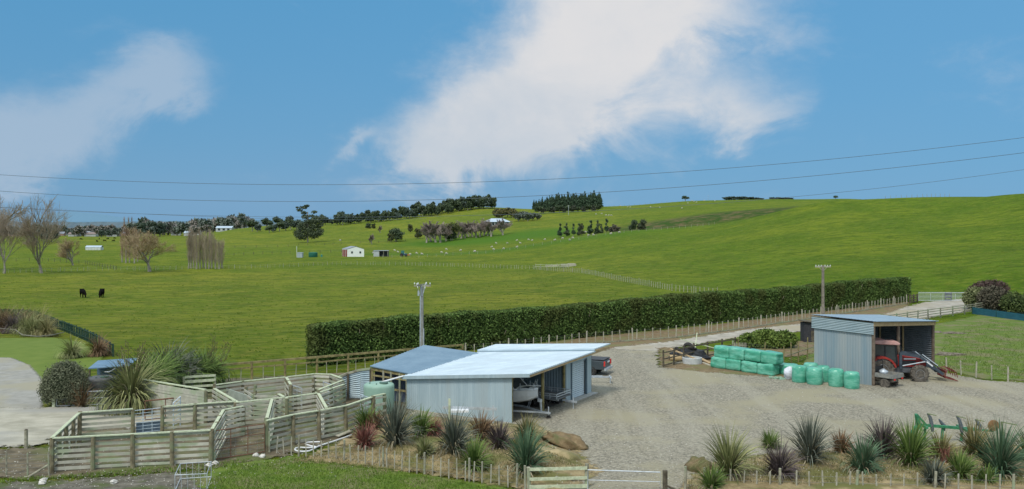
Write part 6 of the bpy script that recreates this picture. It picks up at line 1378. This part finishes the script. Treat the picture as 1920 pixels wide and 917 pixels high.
# ------------------------------------------------------------------ far fences
def ff(label, pix, battens=0, step=6., rr=.07, h=1.15, wires=(.5, 1.0), **k):
    return fence('paddock_fence', label, [G(*p)[:2] for p in pix], step, h, rr, battens=battens, bh=1.05, bw=(.07, .07), wires=wires, wr=.012, **k)
ff('battened paddock fence on the plain under the bare trees', [(-40,512),(60,511),(215,507),(330,506),(440,504)], 1.6, pmat=WOOD, bmat=WOOD)
ff('battened paddock fence in front of the white shed', [(440,504),(560,500),(640,496.5),(760,497.5)], 1.7, pmat=WOOD, bmat=WOOD)
ff('battened paddock fence across the middle of the pasture', [(760,497.5),(880,501),(1000,505),(1090,512)], 1.5, pmat=WOOD, bmat=BATTEN)
ff('battened paddock fence running down towards the long hedge', [(1090,512),(1180,530),(1260,545),(1345,553)], 1.2, pmat=WOOD, bmat=BATTEN)
ff('post and wire fence below the grazing sheep', [(700,484),(880,477),(1000,461.5),(1170,437)], 0, 4.)
ff('post and wire fence climbing the big hill towards the skyline', [(1170,437),(1240,431),(1340,420.8)], 0, 3.2)
ff('dark post and wire fence past the dark green tank', [(420,480),(560,475),(700,473.5)], 0, 5., pmat=WOODD, rr=.1)
ff('dark fence line across the plain behind the poplars', [(420,465),(560,461),(640,458),(760,452)], 0, 6., pmat=WOODD, rr=.1, wires=(.3, .7, 1.1))
ff('small fence running back from the tall bare tree', [(218,506),(160,495),(80,490),(-20,491)], 0, 4, pmat=WOODD)
for lb, q, D in (('post and wire fence along the skyline of the far hill', [1142, 1180, 1220, 1260, 1300], 888),):
    fence('paddock_fence', lb, [AT(a, D)[:2] for a in q], 5., 1.4, .1, wires=(1.,), wr=.012)
fence('paddock_fence', 'fence posts standing against the sky on the crest of the big hill', [AT(a, D)[:2] for a, D in ((1660, 386), (1690, 385), (1730, 378), (1780, 366))], 2.2, 1.3, .07)

# ------------------------------------------------------------------ animals
def skin(name, joints, edges, root, mt, sub=2, parent=None):
    me = bpy.data.meshes.new(name); me.from_pydata([j[:3] for j in joints], edges, []); o = bpy.data.objects.new(name, me); col.objects.link(o)
    sk = o.modifiers.new('skin', 'SKIN'); sk.use_smooth_shade = True; ss_ = o.modifiers.new('sub', 'SUBSURF'); ss_.levels = sub; ss_.render_levels = sub
    for i, j in enumerate(joints): v = me.skin_vertices[0].data[i]; v.radius = (j[3], j[4] if len(j) > 4 else j[3]); v.use_root = (i == root)
    bpy.context.view_layer.update(); dg = bpy.context.evaluated_depsgraph_get(); m2 = bpy.data.meshes.new_from_object(o.evaluated_get(dg)); bpy.data.objects.remove(o)
    m2.materials.clear(); m2.materials.append(mt); r = bpy.data.objects.new(name, m2); col.objects.link(r)
    if parent: r.parent = parent
    return r
def beast(mt, k, graze=True):
    J = [(-.85,0,1.02,.30,.33),(-.4,0,1.03,.36,.40),(.1,0,1.0,.37,.42),(.55,0,1.05,.32,.38),(.85,0,.98,.2,.26)]
    J += [(1.15,.0,.68,.15,.17),(1.38,0,.38,.13,.14),(1.48,0,.14,.09,.09)] if graze else [(1.15,0,1.2,.16,.18),(1.4,0,1.32,.14,.15),(1.68,0,1.2,.09,.09)]
    E_ = [(0,1),(1,2),(2,3),(3,4),(4,5),(5,6),(6,7)]
    for sy in (-.2, .2):
        b = len(J); J.extend([(.5,sy,.72,.14),(.52,sy,.42,.085),(.5,sy,.12,.06),(.54,sy,.0,.075)]); E_.extend([(3,b),(b,b+1),(b+1,b+2),(b+2,b+3)])
        b = len(J); J.extend([(-.72,sy,.78,.2),(-.62,sy,.6,.13),(-.88,sy,.4,.07),(-.84,sy,.1,.055),(-.8,sy,.0,.07)]); E_.extend([(0,b),(b,b+1),(b+1,b+2),(b+2,b+3),(b+3,b+4)])
    b = len(J); J.extend([(-1.12,0,1.12,.05),(-1.2,0,.8,.03),(-1.2,0,.45,.05)]); E_.extend([(0,b),(b,b+1),(b+1,b+2)])
    h_ = 6; 
    for sy in (-1, 1): b = len(J); J.append((J[5][0]+.12, sy*.26, J[5][2]-.05, .05)); E_.append((5, b))
    return skin('body', [(a*k for a in j) if False else tuple(a*k for a in j) for j in J], E_, 1, mt, 1)
COW = mat('black_hide', (.004,.004,.004), (.010,.009,.008), 5, 1.0, spec=.05)
for i, (a, b, rz_, lb) in enumerate(((156, 558, R(-50), 'left hand black cow grazing in the big paddock'), (190, 558, R(-75), 'right hand black cow grazing in the big paddock'))):
    o = beast(COW, 1.1); o.name = 'black_cow'; x, y, z = G(a, b); o.location = (x, y, z); o.rotation_euler = (0, 0, rz_); tag(o, lb, 'cow', 'black cows in the paddock')
c0 = beast(COW, 1.0); c0.name = 'distant_cow'; first = True
for a, b in ((152, 450), (186, 449), (196, 453), (215, 448), (202, 449), (182, 454), (213, 453)):
    x, y, z = G(a, b)
    o = c0 if first else c0.copy()
    if not first: col.objects.link(o)
    first = False; o.location = (x, y, z); o.rotation_euler = (0, 0, a*1.7); tag(o, 'tiny black cow grazing on the far plain', 'cow', 'distant cows on the plain')
SHP = mat('wool', (.42,.40,.33), (.56,.53,.45), 8, .95)
def sheep():
    J = [(-.45,0,.62,.25,.27),(-.1,0,.64,.29,.31),(.3,0,.62,.26,.28),(.52,0,.55,.15),(.66,0,.32,.1),(.74,0,.12,.07)]; E_ = [(0,1),(1,2),(2,3),(3,4),(4,5)]
    for sy in (-.14, .14):
        b = len(J); J.extend([(.28,sy,.3,.06),(.28,sy,.0,.045)]); E_.extend([(2,b),(b,b+1)]); b = len(J); J.extend([(-.4,sy,.3,.07),(-.43,sy,.0,.045)]); E_.extend([(0,b),(b,b+1)])
    return skin('grazing_sheep', J, E_, 1, SHP, 1)
s0 = sheep(); first = True
S1 = [(717,476.6),(726,476),(758,478),(769,478.6),(781,476.6),(791,478),(828,475),(837,469),(837,477),(863.5,471),(890,473),(740,471),(638,452),(746,474),(700,476)]
S2 = [(42,530),(168,497),(182,515),(200,468),(257,510),(285,468),(357,447),(380,467),(357,498),(443,442),(470,447),(565,440),(640,445),(698,432),(752,445),(773,430),(868,385),(892,410),(927,407),(955,380),(1060,398),(1122,388),(948,250),(990,247),(1023,258),(1042,260),(1062,260),(530,230),(1635,168),(1665,150),(1680,155),(1757,148),(1837,150),(1185,195),(1205,197),(1355,197),(1425,200),(863,205),(1130,178),(1700,160),(1590,205)]
for a, b in S1+[(880+u/3.99, 340+v/3.99) for u, v in S2]:
    x, y, z = G(a, b)
    if y > 1100: x, y, z = AT(a, 860)
    o = s0 if first else s0.copy()
    if not first: col.objects.link(o)
    first = False; o.location = (x, y, z); o.rotation_euler = (0, 0, rs.choice((0, math.pi))+rs.uniform(-.7, .7)); k = .95 if y < 500 else 1.15; o.scale = (k, k, k); tag(o, 'white sheep grazing on the far green slopes', 'sheep', 'sheep scattered on the far slopes')

# ------------------------------------------------------------------ light and sky
SE, SA = R(54), R(-152)         # sun high, behind the camera to the left
sun = bpy.data.lights.new('sun', 'SUN'); sun.energy = 2.5; sun.angle = R(13); sun.color = (1, .965, .90); so = bpy.data.objects.new('sun', sun); col.objects.link(so)
dirv = Vector((math.sin(SA)*math.cos(SE), math.cos(SA)*math.cos(SE), math.sin(SE))); so.rotation_euler = dirv.to_track_quat('Z', 'Y').to_euler(); so.location = (0, 0, 60)
w = bpy.data.worlds.new('World'); sc.world = w; w.use_nodes = True; nt = w.node_tree; N = nt.nodes; L = nt.links
bgn = N['Background']; bgn.inputs['Strength'].default_value = 0.1
def M_(op, a, b=None, c=None, clamp=False):
    n = N.new('ShaderNodeMath'); n.operation = op; n.use_clamp = clamp
    for i, v in enumerate((a, b, c)):
        if v is None: continue
        if isinstance(v, (int, float)): n.inputs[i].default_value = v
        else: L.new(v, n.inputs[i])
    return n.outputs[0]
def MR(f, a, b, lo=0., hi=1., smooth=True):
    n = N.new('ShaderNodeMapRange'); n.interpolation_type = 'SMOOTHSTEP' if smooth else 'LINEAR'; L.new(f, n.inputs[0])
    for i, v in zip((1, 2, 3, 4), (a, b, lo, hi)): n.inputs[i].default_value = v
    return n.outputs[0]
def MX(f, a, b):
    n = N.new('ShaderNodeMix'); n.data_type = 'RGBA'
    if isinstance(f, (int, float)): n.inputs[0].default_value = f
    else: L.new(f, n.inputs[0])
    for i, v in ((6, a), (7, b)):
        if isinstance(v, tuple): n.inputs[i].default_value = (*v, 1)
        else: L.new(v, n.inputs[i])
    return n.outputs[2]
tc = N.new('ShaderNodeTexCoord'); sep = N.new('ShaderNodeSeparateXYZ'); L.new(tc.outputs['Generated'], sep.inputs[0]); dx, dy, dz = sep.outputs
az = M_('ARCTAN2', dx, dy); el = M_('ARCSINE', dz)
def noise(scale, st=(1, 1, 1), det=8, rg=.55, off=(0, 0, 0), dist=0.):
    mp = N.new('ShaderNodeMapping'); mp.inputs['Scale'].default_value = st; mp.inputs['Location'].default_value = off; L.new(tc.outputs['Generated'], mp.inputs[0])
    n = N.new('ShaderNodeTexNoise'); n.inputs['Scale'].default_value = scale; n.inputs['Detail'].default_value = det; n.inputs['Roughness'].default_value = rg; n.inputs['Distortion'].default_value = dist; L.new(mp.outputs[0], n.inputs[0]); return n.outputs['Fac']
n1 = noise(3.2, (1, 1, 1.5), 9, .58, (.3, .1, 0), .3); n2 = noise(9, (1, 1, 1.6), 10, .6, (2.1, 0, .5), .5); n3 = noise(2.0, (1, 1, 3.5), 6, .55, (5, 2, 1))
wa = M_('MULTIPLY_ADD', M_('SUBTRACT', n1, .5), .22, az); we = M_('MULTIPLY_ADD', M_('SUBTRACT', n2, .5), .12, el)
def ell(cx, cy, rx, ry, rot, amp):                  # cloud puff: centre and radii in photo-pixel angles
    a0 = math.atan((cx-960)/F); e0 = math.atan((HY-cy)/F*math.cos(a0)); c, s = math.cos(R(rot)), math.sin(R(rot)); rx /= F; ry /= F
    u = M_('SUBTRACT', wa, a0); v = M_('SUBTRACT', we, e0)
    p = M_('DIVIDE', M_('ADD', M_('MULTIPLY', u, c), M_('MULTIPLY', v, s)), rx); q = M_('DIVIDE', M_('SUBTRACT', M_('MULTIPLY', v, c), M_('MULTIPLY', u, s)), ry)
    r2 = M_('ADD', M_('MULTIPLY', p, p), M_('MULTIPLY', q, q)); return M_('MULTIPLY', M_('POWER', 2.718, M_('MULTIPLY', r2, -1.)), amp)
def total(lst):
    t = None
    for l in lst: e = ell(*l); t = e if t is None else M_('ADD', t, e)
    return t
big = total([(1190, 20, 230, 110, 0, 1.0), (1080, 130, 230, 110, 25, 1.0), (930, 220, 200, 95, 15, .95), (1080, 230, 190, 80, 0, .75), (790, 290, 120, 55, -25, .8), (890, 320, 150, 50, 0, .6), (1390, 185, 130, 50, -8, .7), (1380, 60, 120, 60, 0, .3), (1390, 240, 90, 35, 20, .35), (645, 265, 40, 14, 60, .5), (1000, -60, 400, 60, 0, .4)])
left = total([(270, 125, 110, 60, 15, .75), (150, 200, 150, 60, 30, .6), (40, 280, 130, 70, 10, .7), (330, 170, 110, 55, 0, .45), (130, 50, 120, 25, 15, .22), (30, 340, 80, 25, 0, .35), (-200, 250, 250, 120, 20, .7)])
rest = MR(n3, .48, .78, 0, .30)
n4 = noise(26, (1, 1, 1.8), 8, .65, (1, 4, 2), .4)
fine = M_('MULTIPLY_ADD', M_('ADD', M_('SUBTRACT', n2, .5), M_('MULTIPLY', M_('SUBTRACT', n4, .5), .55)), .9, M_('MULTIPLY', M_('SUBTRACT', n1, .5), .8))
bm = MR(M_('ADD', big, M_('MULTIPLY', fine, 1.0)), .10, 1.40); lm = MR(M_('ADD', left, M_('MULTIPLY', fine, 1.1)), .22, 1.25, 0, .62)
skyt = N.new('ShaderNodeTexSky'); skyt.sky_type = 'NISHITA'; skyt.sun_disc = False; skyt.sun_elevation = SE; skyt.sun_rotation = SA; skyt.altitude = 50; skyt.air_density = 1.4; skyt.dust_density = .2; skyt.ozone_density = 4
grad = MX(MR(el, 0, .26, smooth=False), (1.30, 3.35, 5.75), (.85, 3.15, 5.75))        # in sky-texture units (strength 0.1)
grad = MX(MR(az, -.5, .55, 0, 1, False), grad, (1.15, 3.55, 6.3))
base = MX(.90, skyt.outputs[0], grad)
sky = MX(M_('MULTIPLY', rest, MR(el, .0, .1, 1, .2)), base, (2.3, 3.9, 6.0))
shade = MX(MR(M_('ADD', M_('MULTIPLY', el, 2.2), M_('ADD', M_('MULTIPLY', n1, 1.1), M_('MULTIPLY', n2, .5))), .72, 1.45), (5.0, 5.8, 6.7), (7.5, 7.4, 7.45))
sky = MX(M_('MULTIPLY', bm, .97), sky, shade); sky = MX(lm, sky, (4.7, 5.6, 6.7))
over = M_('MAXIMUM', MR(el, .36, .62), M_('MULTIPLY', MR(M_('ABSOLUTE', az), 1.25, 1.8), MR(el, .02, .3)))
deck = MX(MR(n3, .35, .65), (5.5, 7.0, 8.8), (12.0, 12.2, 12.4))     # unseen bright cloud overhead and behind the viewer, added as fill light
sky = MX(M_('MULTIPLY', over, .85), sky, deck)
L.new(sky, bgn.inputs['Color'])
sc.cycles.max_bounces = 6; sc.cycles.diffuse_bounces = 2; sc.cycles.glossy_bounces = 2; sc.cycles.transparent_max_bounces = 12
sc.cycles.use_denoising = True; sc.cycles.use_adaptive_sampling = True
for o in sc.objects:
    if 'kind' not in o and o.parent is None and 'label' in o and o['label'] == '': print('unlabelled', o.name)
